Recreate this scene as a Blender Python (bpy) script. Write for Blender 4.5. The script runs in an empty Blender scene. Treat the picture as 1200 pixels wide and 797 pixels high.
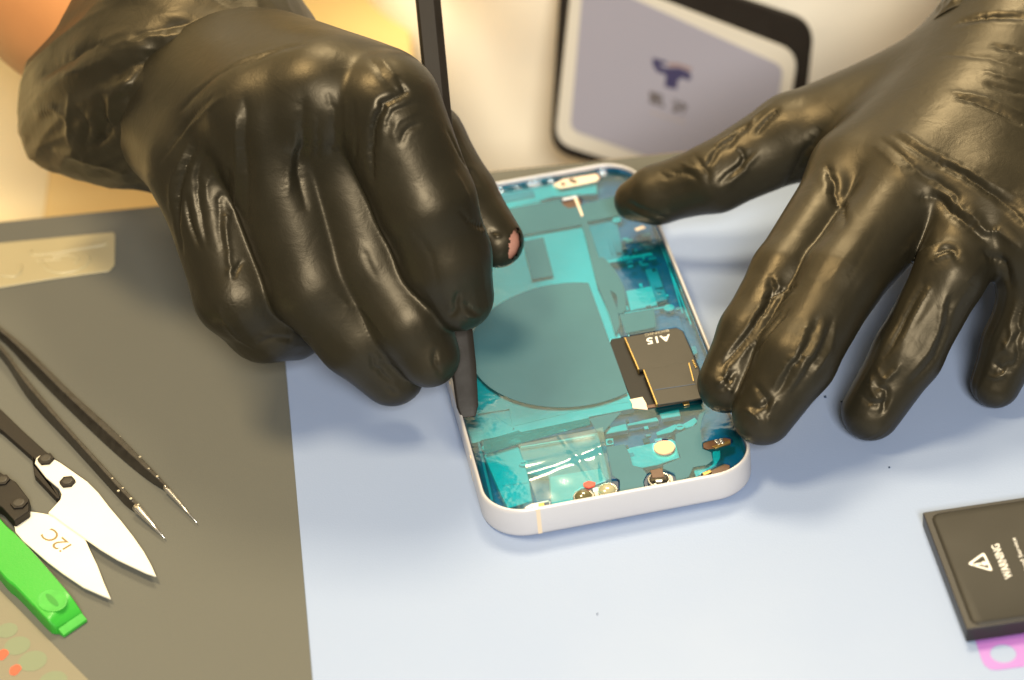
import bpy, bmesh, math, random
import numpy as np
random.seed(4); rng = np.random.RandomState(7)
S = 0.000898            # layout units -> metres
scene = bpy.context.scene
COL = scene.collection

# ------------------------------------------------------------------ camera
CF, CH, CP, CR = 3248.7, 476.4, 0.6628, -0.1023     # focal (px of a 1200 px frame), height, pitch, roll
EYE = np.array([-15.47, -605.54, CH])
_fwd = np.array([0, math.cos(CP), -math.sin(CP)]); _rt = np.array([1., 0, 0]); _up = np.cross(_rt, _fwd)
CX = math.cos(CR)*_rt + math.sin(CR)*_up
CU = -math.sin(CR)*_rt + math.cos(CR)*_up
def ray(x, y): return _fwd + CX*(x-600)/CF - CU*(y-398.5)/CF
def W(x, y, z=0.0):
    d = ray(x, y); return EYE + d*((z-EYE[2])/d[2])
def WP(x, y, p0, n):
    d = ray(x, y); p0 = np.asarray(p0, float); n = np.asarray(n, float)
    return EYE + d*(((p0-EYE)@n)/(d@n))
def PX(X):
    d = np.atleast_2d(X)-EYE; z = d@_fwd
    return np.stack([600+CF*(d@CX)/z, 398.5-CF*(d@CU)/z], -1), z

cd = bpy.data.cameras.new('camera'); cam = bpy.data.objects.new('camera', cd); COL.objects.link(cam)
cd.sensor_width = 36; cd.lens = 36*CF/1200
cd.clip_start = 0.01; cd.clip_end = 50
from mathutils import Matrix, Vector
M = Matrix(((CX[0], CU[0], -_fwd[0]), (CX[1], CU[1], -_fwd[1]), (CX[2], CU[2], -_fwd[2]))).to_4x4()
M.translation = Vector(EYE*S); cam.matrix_world = M
cd.dof.use_dof = True
cd.dof.focus_distance = 732*S
cd.dof.aperture_fstop = 10.5
scene.camera = cam

# ------------------------------------------------------------------ objects
ORG = {}
def link(o, label=None, cat=None, group=None, kind=None):
    COL.objects.link(o)
    return tag(o, label, cat, group, kind)
def tag(o, label=None, cat=None, group=None, kind=None):
    if label: o['label'] = label
    if cat: o['category'] = cat
    if group: o['group'] = group
    if kind: o['kind'] = kind
    return o
def thing(name, org, label, cat, group=None):
    o = bpy.data.objects.new(name, None); o.empty_display_size = 0.01
    o.location = Vector(np.asarray(org, float)*S); ORG[o] = np.asarray(org, float)
    return link(o, label, cat, group)
def obj(name, V, F, mat, parent=None, smooth=False, org=None, bevel=0, segs=2, midx=None, attr=None):
    V = np.asarray(V, float)
    if parent is not None: og = ORG[parent]
    else: og = np.asarray(org if org is not None else V.mean(0)*[1, 1, 0]+[0, 0, V[:, 2].min()], float)
    me = bpy.data.meshes.new(name)
    if isinstance(F, np.ndarray):
        n, k = F.shape
        me.vertices.add(len(V)); me.vertices.foreach_set('co', ((V-og)*S).astype(np.float32).ravel())
        me.loops.add(n*k); me.loops.foreach_set('vertex_index', F.astype(np.int32).ravel())
        me.polygons.add(n); me.polygons.foreach_set('loop_start', np.arange(0, n*k, k, dtype=np.int32))
        me.polygons.foreach_set('loop_total', np.full(n, k, np.int32))
        me.update(calc_edges=True); me.validate()
    else:
        me.from_pydata(((V-og)*S).tolist(), [], [list(f) for f in F]); me.update()
    if not isinstance(F, np.ndarray):
        bm = bmesh.new(); bm.from_mesh(me); bmesh.ops.recalc_face_normals(bm, faces=bm.faces); bm.to_mesh(me); bm.free()
    for m in (mat if isinstance(mat, (list, tuple)) else [mat]): me.materials.append(m)
    if midx is not None: me.polygons.foreach_set('material_index', np.asarray(midx, np.int32))
    if attr is not None:
        at = me.attributes.new('flow', 'FLOAT_VECTOR', 'POINT'); at.data.foreach_set('vector', np.asarray(attr, np.float32).ravel())
    if smooth: me.polygons.foreach_set('use_smooth', np.ones(len(me.polygons), bool))
    o = bpy.data.objects.new(name, me); COL.objects.link(o); ORG[o] = og
    if parent is None: o.location = Vector(og*S)
    else: o.parent = parent
    if bevel:
        b = o.modifiers.new('bevel', 'BEVEL'); b.width = bevel*S; b.segments = segs; b.limit_method = 'ANGLE'; b.angle_limit = math.radians(35)
        me.polygons.foreach_set('use_smooth', np.ones(len(me.polygons), bool))
        w = o.modifiers.new('wn', 'WEIGHTED_NORMAL'); w.keep_sharp = True
    return o
class MB:
    def __init__(s): s.V = []; s.F = []
    def add(s, V, F):
        k = len(s.V); s.V += [tuple(map(float, v)) for v in V]; s.F += [[i+k for i in f] for f in F]; return s
    def prism(s, top, h, n=(0, 0, 1)):
        top = np.asarray(top, float); n = np.asarray(n, float); bot = top-n*h; k = len(top)
        F = [list(range(k)), list(range(2*k-1, k-1, -1))]+[[i, k+i, k+(i+1) % k, (i+1) % k] for i in range(k)]
        return s.add(np.r_[top, bot], F)
    def box(s, lo, hi):
        x0, y0, z0 = lo; x1, y1, z1 = hi
        return s.prism([(x0, y0, z1), (x1, y0, z1), (x1, y1, z1), (x0, y1, z1)], z1-z0)
    def build(s, name, mat, parent=None, **k): return obj(name, np.array(s.V), s.F, mat, parent, **k)
def circle(c, r, n=32, ax=(1, 0, 0), ay=(0, 1, 0), ry=None):
    c = np.asarray(c, float); ax = np.asarray(ax, float); ay = np.asarray(ay, float)
    t = np.arange(n)*2*math.pi/n
    return c+np.outer(np.cos(t)*r, ax)+np.outer(np.sin(t)*(ry or r), ay)
def loft(rings, cap0=True, cap1=True, closed=True):
    n = len(rings[0]); V = np.concatenate(rings); F = []
    for i in range(len(rings)-1):
        for j in range(n if closed else n-1):
            F.append([i*n+j, i*n+(j+1) % n, (i+1)*n+(j+1) % n, (i+1)*n+j])
    if cap0: F.append(list(range(n))[::-1])
    if cap1: F.append([(len(rings)-1)*n+j for j in range(n)])
    return V, F
def pxpoly(pts, z): return np.array([W(x, y, z) for x, y in pts])
def spline(P, n):
    P = np.asarray(P, float); t = np.linspace(0, len(P)-1, n); out = []
    for u in t:
        i = min(int(u), len(P)-2); f = u-i
        p0 = P[max(i-1, 0)]; p1 = P[i]; p2 = P[i+1]; p3 = P[min(i+2, len(P)-1)]
        out.append(.5*((2*p1)+(-p0+p2)*f+(2*p0-5*p1+4*p2-p3)*f*f+(-p0+3*p1-3*p2+p3)*f**3))
    return np.array(out)
def closed_spline(P, n):
    P = np.asarray(P, float); k = len(P); out = []
    for u in np.arange(n)*k/n:
        i = int(u); f = u-i; p0, p1, p2, p3 = P[(i-1) % k], P[i], P[(i+1) % k], P[(i+2) % k]
        out.append(.5*((2*p1)+(-p0+p2)*f+(2*p0-5*p1+4*p2-p3)*f*f+(-p0+3*p1-3*p2+p3)*f**3))
    return np.array(out)

# ------------------------------------------------------------------ materials
def srgb(r, g, b):
    f = lambda c: (c/255/12.92 if c <= 10 else ((c/255+.055)/1.055)**2.4)
    return (f(r), f(g), f(b), 1)
def mat(name, col, rough=.5, spec=.5, metal=0, var=0, vscale=20, bump=0, bscale=200, bdet=4, rvar=0, coat=0, alpha=1, trans=0, sheen=0):
    m = bpy.data.materials.new(name); m.use_nodes = True; nt = m.node_tree; p = nt.nodes['Principled BSDF']
    col = tuple(col)+((1,) if len(col) == 3 else ())
    p.inputs['Base Color'].default_value = col; p.inputs['Roughness'].default_value = rough
    p.inputs['Specular IOR Level'].default_value = spec; p.inputs['Metallic'].default_value = metal
    p.inputs['Coat Weight'].default_value = coat; p.inputs['Alpha'].default_value = alpha
    p.inputs['Transmission Weight'].default_value = trans; p.inputs['Sheen Weight'].default_value = sheen
    tc = nt.nodes.new('ShaderNodeTexCoord')
    if var or rvar:
        n = nt.nodes.new('ShaderNodeTexNoise'); n.inputs['Scale'].default_value = vscale; n.inputs['Detail'].default_value = 6
        nt.links.new(tc.outputs['Object'], n.inputs['Vector'])
        if var:
            mx = nt.nodes.new('ShaderNodeMix'); mx.data_type = 'RGBA'
            mx.inputs[6].default_value = tuple(c*(1-var) for c in col[:3])+(1,); mx.inputs[7].default_value = tuple(min(1, c*(1+var)) for c in col[:3])+(1,)
            nt.links.new(n.outputs['Fac'], mx.inputs[0]); nt.links.new(mx.outputs[2], p.inputs['Base Color'])
        if rvar:
            mr = nt.nodes.new('ShaderNodeMapRange'); mr.inputs['From Min'].default_value = .3; mr.inputs['From Max'].default_value = .7
            mr.inputs['To Min'].default_value = max(0, rough-rvar); mr.inputs['To Max'].default_value = rough+rvar
            nt.links.new(n.outputs['Fac'], mr.inputs['Value']); nt.links.new(mr.outputs[0], p.inputs['Roughness'])
    if bump:
        n = nt.nodes.new('ShaderNodeTexNoise'); n.inputs['Scale'].default_value = bscale; n.inputs['Detail'].default_value = bdet
        nt.links.new(tc.outputs['Object'], n.inputs['Vector'])
        b = nt.nodes.new('ShaderNodeBump'); b.inputs['Strength'].default_value = 1; b.inputs['Distance'].default_value = bump*S
        nt.links.new(n.outputs['Fac'], b.inputs['Height']); nt.links.new(b.outputs[0], p.inputs['Normal'])
    return m

# ------------------------------------------------------------------ implicit surfaces (hands, body)
def rcone(P, a, b, r1, r2):
    a = np.asarray(a, float); b = np.asarray(b, float)
    ba = b-a; l2 = ba@ba; rr = r1-r2; a2 = l2-rr*rr; il2 = 1/l2
    pa = P-a; y = pa@ba; z = y-l2
    q = pa*l2-y[:, None]*ba; x2 = (q*q).sum(1); y2 = y*y*l2; z2 = z*z*l2
    k = np.sign(rr)*rr*rr*x2
    d = (np.sqrt(np.maximum(x2*a2*il2, 0))+y*rr)*il2-r1
    d = np.where(np.sign(z)*a2*z2 > k, np.sqrt(x2+z2)*il2-r2, d)
    d = np.where(np.sign(y)*a2*y2 < k, np.sqrt(x2+y2)*il2-r1, d)
    return d
def smin(a, b, k):
    h = np.maximum(k-np.abs(a-b), 0)/k
    return np.minimum(a, b)-h*h*h*k/6
def nets(f, lo, hi, h):
    lo = np.asarray(lo, float); n = np.ceil((np.asarray(hi)-lo)/h).astype(int)+1
    xs = [lo[i]+np.arange(n[i])*h for i in range(3)]
    D = np.empty(n, np.float64)
    for i in range(0, n[0], 24):
        G = np.stack(np.meshgrid(xs[0][i:i+24], xs[1], xs[2], indexing='ij'), -1)
        D[i:i+24] = f(G.reshape(-1, 3)).reshape(G.shape[:3])
    sg = D < 0
    c = np.zeros(n-1, np.int8)
    for dx in (0, 1):
        for dy in (0, 1):
            for dz in (0, 1): c += sg[dx:n[0]-1+dx, dy:n[1]-1+dy, dz:n[2]-1+dz]
    act = (c > 0) & (c < 8); idx = -np.ones(n-1, np.int64); I = np.argwhere(act); idx[act] = np.arange(len(I))
    acc = np.zeros((len(I), 3)); cnt = np.zeros(len(I))
    for ax in range(3):
        o1, o2 = [k for k in range(3) if k != ax]
        for u in (0, 1):
            for v in (0, 1):
                A = I.copy(); A[:, o1] += u; A[:, o2] += v; B = A.copy(); B[:, ax] += 1
                da = D[tuple(A.T)]; db = D[tuple(B.T)]; cr = (da < 0) != (db < 0)
                t = np.where(cr, da/np.where(cr, da-db, 1), 0); pt = A.astype(float); pt[:, ax] += t
                acc += pt*cr[:, None]; cnt += cr
    V = lo+acc/cnt[:, None]*h
    Q = []
    for ax in range(3):
        o1, o2 = (ax+1) % 3, (ax+2) % 3
        sl = [slice(None)]*3; s0 = list(sl); s1 = list(sl); s0[ax] = slice(0, -1); s1[ax] = slice(1, None)
        a = sg[tuple(s0)]; b = sg[tuple(s1)]; E = np.argwhere(a != b)
        E = E[(E[:, o1] > 0) & (E[:, o2] > 0) & (E[:, o1] < n[o1]-1) & (E[:, o2] < n[o2]-1)]
        flip = a[tuple(E.T)]
        q = []
        for u, v in ((1, 1), (0, 1), (0, 0), (1, 0)):
            C = E.copy(); C[:, o1] -= u; C[:, o2] -= v; q.append(idx[tuple(C.T)])
        q = np.stack(q, 1); q[~flip] = q[~flip][:, ::-1]; Q.append(q)
    return V, np.concatenate(Q)
def subdiv(V, F):
    n = len(V); e = np.stack([F, np.roll(F, -1, 1)], -1).reshape(-1, 2); es = np.sort(e, 1)
    u, inv = np.unique(es[:, 0]*n+es[:, 1], return_inverse=True); inv = inv.reshape(F.shape)
    em = (V[u//n]+V[u % n])/2; fc = V[F].mean(1)
    fi = n+len(u)+np.arange(len(F)); ei = n+inv
    NF = np.concatenate([np.stack([F[:, i], ei[:, i], fi, ei[:, (i-1) % 4]], 1) for i in range(4)])
    return np.concatenate([V, em, fc]), NF
def grad(f, V, e=.15):
    g = np.stack([f(V+d*e)-f(V-d*e) for d in np.eye(3)], 1)
    return g/(np.linalg.norm(g, axis=1, keepdims=True)+1e-9)
def project(f, V, it=3):
    for _ in range(it): V = V-grad(f, V)*np.clip(f(V), -2, 2)[:, None]
    return V
def vnormals(V, F):
    n = np.cross(V[F[:, 2]]-V[F[:, 0]], V[F[:, 3]]-V[F[:, 1]]); N = np.zeros_like(V)
    for i in range(4):
        for k in range(3): N[:, k] += np.bincount(F[:, i], n[:, k], len(V))
    return N/(np.linalg.norm(N, axis=1, keepdims=True)+1e-9)
def relax(V, F, it=1, a=.5):
    e = np.concatenate([F[:, [i, (i+1) % 4]] for i in range(4)])
    e = np.concatenate([e, e[:, ::-1]]); c = np.bincount(e[:, 0], minlength=len(V))
    for _ in range(it):
        m = np.stack([np.bincount(e[:, 0], V[e[:, 1], k], len(V)) for k in range(3)], 1)/np.maximum(c, 1)[:, None]
        V = V+(m-V)*a
    return V
GRES = 0.8
# ------------------------------------------------------------------ the two hands: joints (image x, image y, height)
J = lambda *a: W(*a)
class Hand:
    def __init__(s, palm, fingers, kp=12):
        s.palm, s.fingers, s.kp = palm, fingers, kp
    def f(s, P):
        d = None
        for a, b, r1, r2 in s.palm:
            c = rcone(P, a, b, r1, r2); d = c if d is None else smin(d, c, s.kp)
        out = d
        for chain, k in s.fingers:
            g = None
            for (a, r1), (b, r2) in zip(chain[:-1], chain[1:]):
                c = rcone(P, a, b, r1, r2); g = c if g is None else smin(g, c, 3)
            out = smin(out, smin(d, g, k), 2.2)
        return out
    def bounds(s, m=4):
        pts = []
        for a, b, r1, r2 in s.palm: pts += [a-r1, a+r1, b-r2, b+r2]
        for ch, k in s.fingers:
            for a, r in ch: pts += [a-r, a+r]
        pts = np.array(pts); return pts.min(0)-m, pts.max(0)+m
    def bones(s):
        out = []
        def fr(e, x=None):
            if x is None: x = np.cross(e, (.3, .2, 1))
            x = x-(x@e)*e; return x/np.linalg.norm(x)
        for a, b, r1, r2 in s.palm:
            L = np.linalg.norm(b-a); e = (b-a)/L; out.append((a, b, fr(e), -60., 1e9))
        for i, (ch, k) in enumerate(s.fingers):
            T0 = 100.*(i+1); x = None; t1 = T0+np.linalg.norm(ch[1][0]-ch[0][0])
            for (a, ra), (b, rb) in zip(ch[:-1], ch[1:]):
                L = np.linalg.norm(b-a); e = (b-a)/L; x = fr(e, x); out.append((a, b, x, T0, t1)); T0 += L
        return out
def finger(pts, k=8): return [(J(x, y, z), r) for x, y, z, r in pts], k

# hand at the left of the picture (the person's right hand), gripping the pry tool
palm1 = [(J(215, 62, 64), J(446, 122, 82), 18, 14), (J(195, 75, 64), J(376, 112, 87), 18, 14.5), (J(183, 95, 60), J(305, 135, 81), 18, 14.5),
         (J(185, 120, 52), J(236, 190, 64), 17, 14), (J(215, 70, 52), J(395, 130, 66), 18, 15),
         (J(182, 80, 62), J(205, 90, 62), 23, 22)]
fing1 = [finger([(452, 126, 86, 14.5), (499, 238, 64, 13.0), (521, 300, 50, 12.0), (538, 347, 39, 9.2)], 6),
         finger([(380, 113, 83, 14.5), (434, 303, 46, 12), (477, 372, 33, 11), (502, 417, 24, 8.4)], 9),
         finger([(307, 136, 81, 14.5), (366, 330, 42, 12.4), (420, 391, 27, 11.6), (459, 437, 15, 9)], 9),
         finger([(238, 190, 64, 14), (279, 344, 38, 11.8), (310, 375, 27, 11.2), (345, 387, 20, 8.2)], 9),
         finger([(330, 105, 56, 16), (425, 112, 56, 14), (498, 166, 48, 11), (540, 232, 36, 10), (583, 283, 28, 7.3)], 12)]
H1 = Hand(palm1, fing1, 15)
# hand at the right of the picture (the person's left hand), pressing the phone down
palm2 = [(J(1185, 85, 44), J(1006, 205, 40), 19, 12.5), (J(1200, 75, 48), J(1080, 210, 44), 19, 13.5), (J(1220, 80, 46), J(1152, 236, 42), 18, 13.5),
         (J(1240, 95, 42), J(1222, 285, 37), 17, 13), (J(1170, 80, 38), J(1010, 160, 33), 18, 12),
         (J(1225, 40, 47), J(1205, 60, 46), 24, 23)]
fing2 = [finger([(1006, 205, 40, 12.2), (922, 322, 33, 9.6), (882, 392, 25, 9), (851, 450, 17.5, 7.6)], 9),
         finger([(1080, 210, 44, 13.2), (986, 328, 36, 10.6), (934, 420, 26, 10.2), (894, 486, 15, 8)], 9),
         finger([(1152, 238, 42, 12.6), (1113, 322, 35, 9.3), (1064, 414, 19, 9), (1021, 482, 6.6, 7.8)], 9),
         finger([(1222, 285, 37, 12.5), (1209, 348, 25, 8.4), (1186, 404, 14, 7.8), (1167, 449, 5.2, 6.6)], 9),
         finger([(1110, 110, 40, 16), (930, 160, 33, 12.2), (838, 208, 25, 9.8), (770, 228, 19, 8.2), (744, 235, 16.5, 6)], 16)]
H2 = Hand(palm2, fing2, 20)
# creases and folds of the glove film: (image points on the glove, height of the fold, half width)
ST1 = [([(281, 112), (284, 170), (285, 215), (283, 262)], -1.7, 2.4), ([(271, 135), (272, 200), (270, 280)], .9, 1.2), ([(263, 200), (262, 290)], -.6, .9),
       ([(350, 118), (353, 165), (356, 205), (366, 250)], -1.6, 2.4), ([(345, 160), (344, 230)], .5, 1.2),
       ([(484, 104), (458, 120), (438, 148), (430, 185), (432, 215)], -1.9, 1.2),
       ([(490, 120), (466, 134), (452, 158)], -.6, .9), ([(494, 132), (472, 146), (460, 168)], .45, .9), ([(496, 146), (482, 155), (474, 172)], -.7, .8),
       ([(226, 170), (208, 215), (202, 260), (208, 295)], -1.4, 1.0), ([(216, 165), (196, 215), (194, 250)], .8, 1.2), ([(243, 112), (210, 150), (181, 190)], -.7, 1.0),
       ([(262, 108), (225, 140), (190, 185)], .5, 1.2), ([(212, 232), (218, 265), (228, 290)], -1.2, .9), ([(236, 180), (228, 230), (236, 285)], -.9, 1.0), ([(246, 200), (242, 250)], .5, 1.0),
       ([(300, 60), (250, 85), (205, 130)], -.6, 1.2), ([(330, 52), (280, 66), (235, 95)], .5, 1.5), ([(360, 45), (320, 55), (280, 75)], -.5, 1.2),
       ([(388, 112), (390, 150), (388, 185)], -.5, .9), ([(398, 118), (401, 165)], .4, .9), ([(408, 120), (412, 170), (410, 200)], -.4, .8), ([(372, 140), (371, 190)], -.35, .8),
       ([(270, 262), (273, 300), (268, 320)], .8, .8), ([(288, 303), (276, 318)], -.7, .7),
       ([(539, 350), (536, 362), (528, 374)], -1.0, .8), ([(547, 362), (556, 368), (566, 372)], -.8, .8), ([(548, 372), (558, 378)], .7, .8),
       ([(436, 424), (446, 440), (460, 452)], -.9, .8), ([(442, 418), (458, 432)], .5, .8), ([(452, 460), (466, 466)], -.5, .7), ([(516, 412), (514, 430), (520, 440)], -.8, .8),
       ([(425, 300), (440, 330)], -.3, 1.0), ([(300, 410), (330, 400), (358, 402)], -.7, .9), ([(250, 365), (270, 395), (296, 414)], .8, 1.0), ([(306, 395), (345, 398)], .4, .8),
       ([(530, 150), (548, 185), (566, 215)], -.8, 1.0), ([(545, 250), (560, 262), (580, 266)], -.7, .8), ([(540, 200), (556, 232)], .5, .9), ([(572, 270), (590, 272)], .6, .7),
       ([(430, 60), (455, 90), (478, 108)], -.5, 1.2), ([(448, 62), (468, 88)], .4, 1.0), ([(470, 88), (482, 106)], -.9, .8),
       ([(480, 275), (500, 300), (512, 345)], -.3, 1.2), ([(395, 345), (420, 365), (450, 402)], .35, 1.2)]
ST2 = [([(957, 150), (940, 186), (922, 228)], -1.6, 1.8), ([(964, 190), (980, 222), (986, 258)], -1.7, 1.3), 
       ([(1028, 158), (1074, 196), (1119, 233), (1158, 272)], -.8, 1.0), ([(1020, 165), (1064, 205)], .4, 1.2), ([(1081, 226), (1112, 246), (1137, 260), (1162, 282)], -1.6, 1.5), ([(1088, 218), (1125, 240), (1160, 268), (1190, 292)], 1.3, 1.4),
       ([(1043, 154), (1085, 180), (1119, 199), (1200, 243)], -.9, 1.0), ([(1050, 148), (1120, 188), (1200, 230)], .8, 1.2), ([(1110, 190), (1160, 222), (1199, 262)], -1.1, 1.1), ([(1119, 109), (1160, 120), (1199, 141)], -1.0, 1.0), ([(1110, 102), (1160, 111), (1199, 128)], .7, 1.2),
       ([(1155, 92), (1199, 105)], -.7, 1.0), ([(1150, 78), (1199, 90)], .5, 1.0), ([(1160, 48), (1199, 56)], -.8, 1.0), ([(1120, 22), (1160, 14), (1199, 16)], -1.6, 1.3), ([(1100, 60), (1150, 62), (1199, 74)], -.4, 1.2),
       ([(908, 124), (894, 136), (884, 150)], -1.4, 1.1), ([(897, 120), (880, 134), (876, 146)], .9, 1.2), ([(876, 142), (860, 152), (850, 166)], -1.4, 1.1), ([(866, 150), (842, 160), (838, 172)], .8, 1.2), ([(850, 160), (836, 172), (826, 190)], -1.1, 1.0),
       ([(862, 172), (866, 190), (858, 212)], -.9, .9), ([(874, 178), (862, 200), (846, 220)], -.8, .9), ([(884, 180), (870, 205), (856, 222)], .7, 1.0), ([(810, 178), (822, 196), (824, 214)], -.7, 1.0), ([(780, 196), (800, 202), (812, 212)], -.5, .9),
       ([(730, 240), (752, 252), (780, 262)], -.8, .9), ([(734, 250), (760, 262)], .6, .7), ([(770, 200), (785, 206)], -.5, .8), ([(795, 186), (806, 196)], .5, .9),
       ([(900, 320), (904, 340), (898, 356), (870, 392), (842, 425)], -1.5, 1.0), ([(894, 350), (868, 384), (845, 412)], 1.0, 1.0), ([(927, 332), (914, 338), (905, 343)], -1.2, .8), ([(925, 340), (912, 356), (892, 384), (862, 420)], 1.1, 1.0), ([(918, 362), (896, 386), (880, 410)], -1.3, .9), ([(905, 322), (914, 330)], .7, .8),
       ([(850, 425), (846, 440), (834, 448)], .9, .8), ([(862, 430), (850, 448), (842, 456)], -1.1, .8), ([(836, 452), (850, 456), (858, 462)], .8, .8), ([(844, 438), (858, 440)], -.8, .7),
       ([(960, 368), (950, 395), (938, 412), (920, 440), (906, 470)], -1.3, 1.1), ([(950, 372), (938, 398), (918, 428), (900, 452)], 1.0, 1.1), ([(982, 372), (972, 402), (955, 432), (935, 462)], -1.0, 1.1), ([(970, 368), (962, 400), (944, 430), (922, 466)], .9, 1.1), ([(985, 376), (978, 410), (955, 446)], .7, 1.0),
       ([(880, 450), (892, 470), (896, 492)], -.9, .9), ([(868, 480), (880, 488), (886, 500)], .9, .8), ([(876, 476), (888, 478), (898, 468)], -.8, .8), ([(905, 470), (898, 490), (902, 502)], .6, .8),
       ([(1095, 292), (1106, 285), (1116, 288), (1124, 298)], -1.6, 1.1), ([(1090, 300), (1104, 293), (1114, 297)], .9, 1.0), ([(1062, 300), (1078, 290), (1100, 280)], .7, 1.3),
       ([(1078, 330), (1060, 362), (1046, 392), (1030, 420)], -1.1, 1.0), ([(1086, 334), (1068, 366), (1052, 398)], .8, 1.0), ([(1118, 352), (1112, 392), (1098, 425), (1070, 455)], -1.0, 1.1), ([(1110, 350), (1104, 388), (1090, 418), (1062, 450)], .8, 1.0),
       ([(1022, 432), (1030, 445), (1042, 440), (1050, 432)], .9, .8), ([(1014, 440), (1018, 462), (1026, 470)], .9, .9), ([(1022, 452), (1034, 462), (1036, 486)], -1.1, .8), ([(1004, 462), (1016, 474), (1036, 478)], -.8, .8), ([(1044, 470), (1036, 490)], -.6, .8),
       ([(1196, 352), (1188, 378), (1190, 392), (1180, 406)], -1.2, .9), ([(1186, 356), (1178, 380), (1178, 396), (1164, 418)], 1.0, .9), ([(1199, 392), (1190, 412), (1194, 424), (1180, 442)], -1.1, .9), ([(1160, 428), (1172, 438), (1180, 432)], -1.0, .8), ([(1152, 440), (1164, 446), (1176, 444)], .8, .8), ([(1170, 400), (1176, 416)], .7, .8),
       ([(1160, 296), (1172, 312), (1178, 335)], -1.5, 1.4), ([(1030, 262), (1010, 300), (998, 320)], -.3, 1.3)]

def vnoise(u, v, seed=0):
    i = np.floor(u).astype(np.int64); j = np.floor(v).astype(np.int64); fu = u-i; fv = v-j
    fu = fu*fu*(3-2*fu); fv = fv*fv*(3-2*fv)
    def h(a, b):
        x = (a*374761393+b*668265263+seed*974634777) & 0xffffffff
        x = ((x ^ (x >> 13))*1274126177) & 0xffffffff
        return ((x ^ (x >> 16)) & 0xffff)/65535.
    return (h(i, j)*(1-fu)+h(i+1, j)*fu)*(1-fv)+(h(i, j+1)*(1-fu)+h(i+1, j+1)*fu)*fv-.5
def film(V, F, H, strokes, seed, amp=.2, tips=1.0):
    """glove film: long wrinkles along each finger plus the folds drawn by the strokes"""
    N = vnormals(V, F)
    best = np.full(len(V), 1e9); U = np.zeros(len(V)); T = np.zeros(len(V)); K = np.zeros(len(V))
    e0 = sum((b-a)/np.linalg.norm(b-a) for a, b, r1, r2 in H.palm[:4]); e0 /= np.linalg.norm(e0); x0 = np.cross(e0, (0, 0, 1)); x0 /= np.linalg.norm(x0)
    for a, b, x, T0, t1 in H.bones():
        ab = b-a; L = np.linalg.norm(ab); e = ab/L; y = np.cross(e, x); y = y if y[2] > 0 else -y
        pa = V-a; al = pa@e; t = np.clip(al, 0, L); q = pa-np.outer(t, e); d = np.linalg.norm(q, axis=1)
        m = d < best; best[m] = d[m]; tt = al+T0
        U[m] = (np.arctan2(q@x, q@y)*10+T0//100*50)[m]; T[m] = tt[m]
        if T0 < 0: U[m] = (V@x0)[m]; T[m] = (V@e0)[m]
        u = np.clip((tt-t1+14)/26, 0, 1); K[m] = (tips*u*u*(3-2*u))[m]
    w = 1.1*(.25-np.abs(vnoise(U/3.6, T/15, seed)))*2+.5*vnoise(U/1.5, T/9, seed+1)
    big = np.clip(vnoise(U/14, T/22, seed+2)*2.2+.45, 0, 1)
    disp = amp*w*big*K+.07*vnoise(V[:, 0]/9+V[:, 2]/13, V[:, 1]/9-V[:, 2]/11, seed+3)
    disp += folds(V, N, strokes)
    return V+N*disp[:, None], F, np.stack([U, T, K], 1)
def folds(V, N, strokes):
    disp = np.zeros(len(V)); px, dep = PX(V); front = (N@-_fwd) > -.1
    for pts, A, wd in strokes:
        A *= .66; wd *= .9
        pp = spline(pts, max(8, int(sum(math.dist(p, q) for p, q in zip(pts[:-1], pts[1:]))/2.5)))
        P3 = []
        for k, p in enumerate(pp):
            d2 = ((px-p)**2).sum(1); c = np.where((d2 < 40) & front)[0]
            if len(c): P3.append((V[c[dep[c].argmin()]], math.sin(math.pi*min(1, max(0, (k+.8)/(len(pp)+.6))))**.6))
        if len(P3) < 3: continue
        Q = np.array([p for p, s in P3]); s = np.array([s for p, s in P3])
        Q[1:-1] = (Q[:-2]+2*Q[1:-1]+Q[2:])/4
        lo = Q.min(0)-5*wd; hi = Q.max(0)+5*wd; c = np.where(((V > lo) & (V < hi)).all(1))[0]
        D = np.linalg.norm(V[c][:, None]-Q[None], axis=2); i = D.argmin(1); d = D[np.arange(len(c)), i]
        r = (np.sqrt(d*d+.06)-.245)/(.85*wd); prof = np.exp(-r*(1+.35*r))
        if A < 0: prof = prof-.1*np.exp(-((d-2.0*wd)/(1.0*wd))**2)
        disp[c] += A*s[i]*prof
    return disp
def hand_mesh(H, h, strokes=(), seed=0, tips=1.0):
    V, F = nets(H.f, *H.bounds(), h)
    V = relax(V, F, 2, .4); V = project(H.f, V, 2)
    V, F = subdiv(V, F); V = project(H.f, V, 2)
    V, F, A = film(V, F, H, strokes, seed, tips=tips)
    V = relax(V, F, 1, .35)
    return V, F, A
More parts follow.
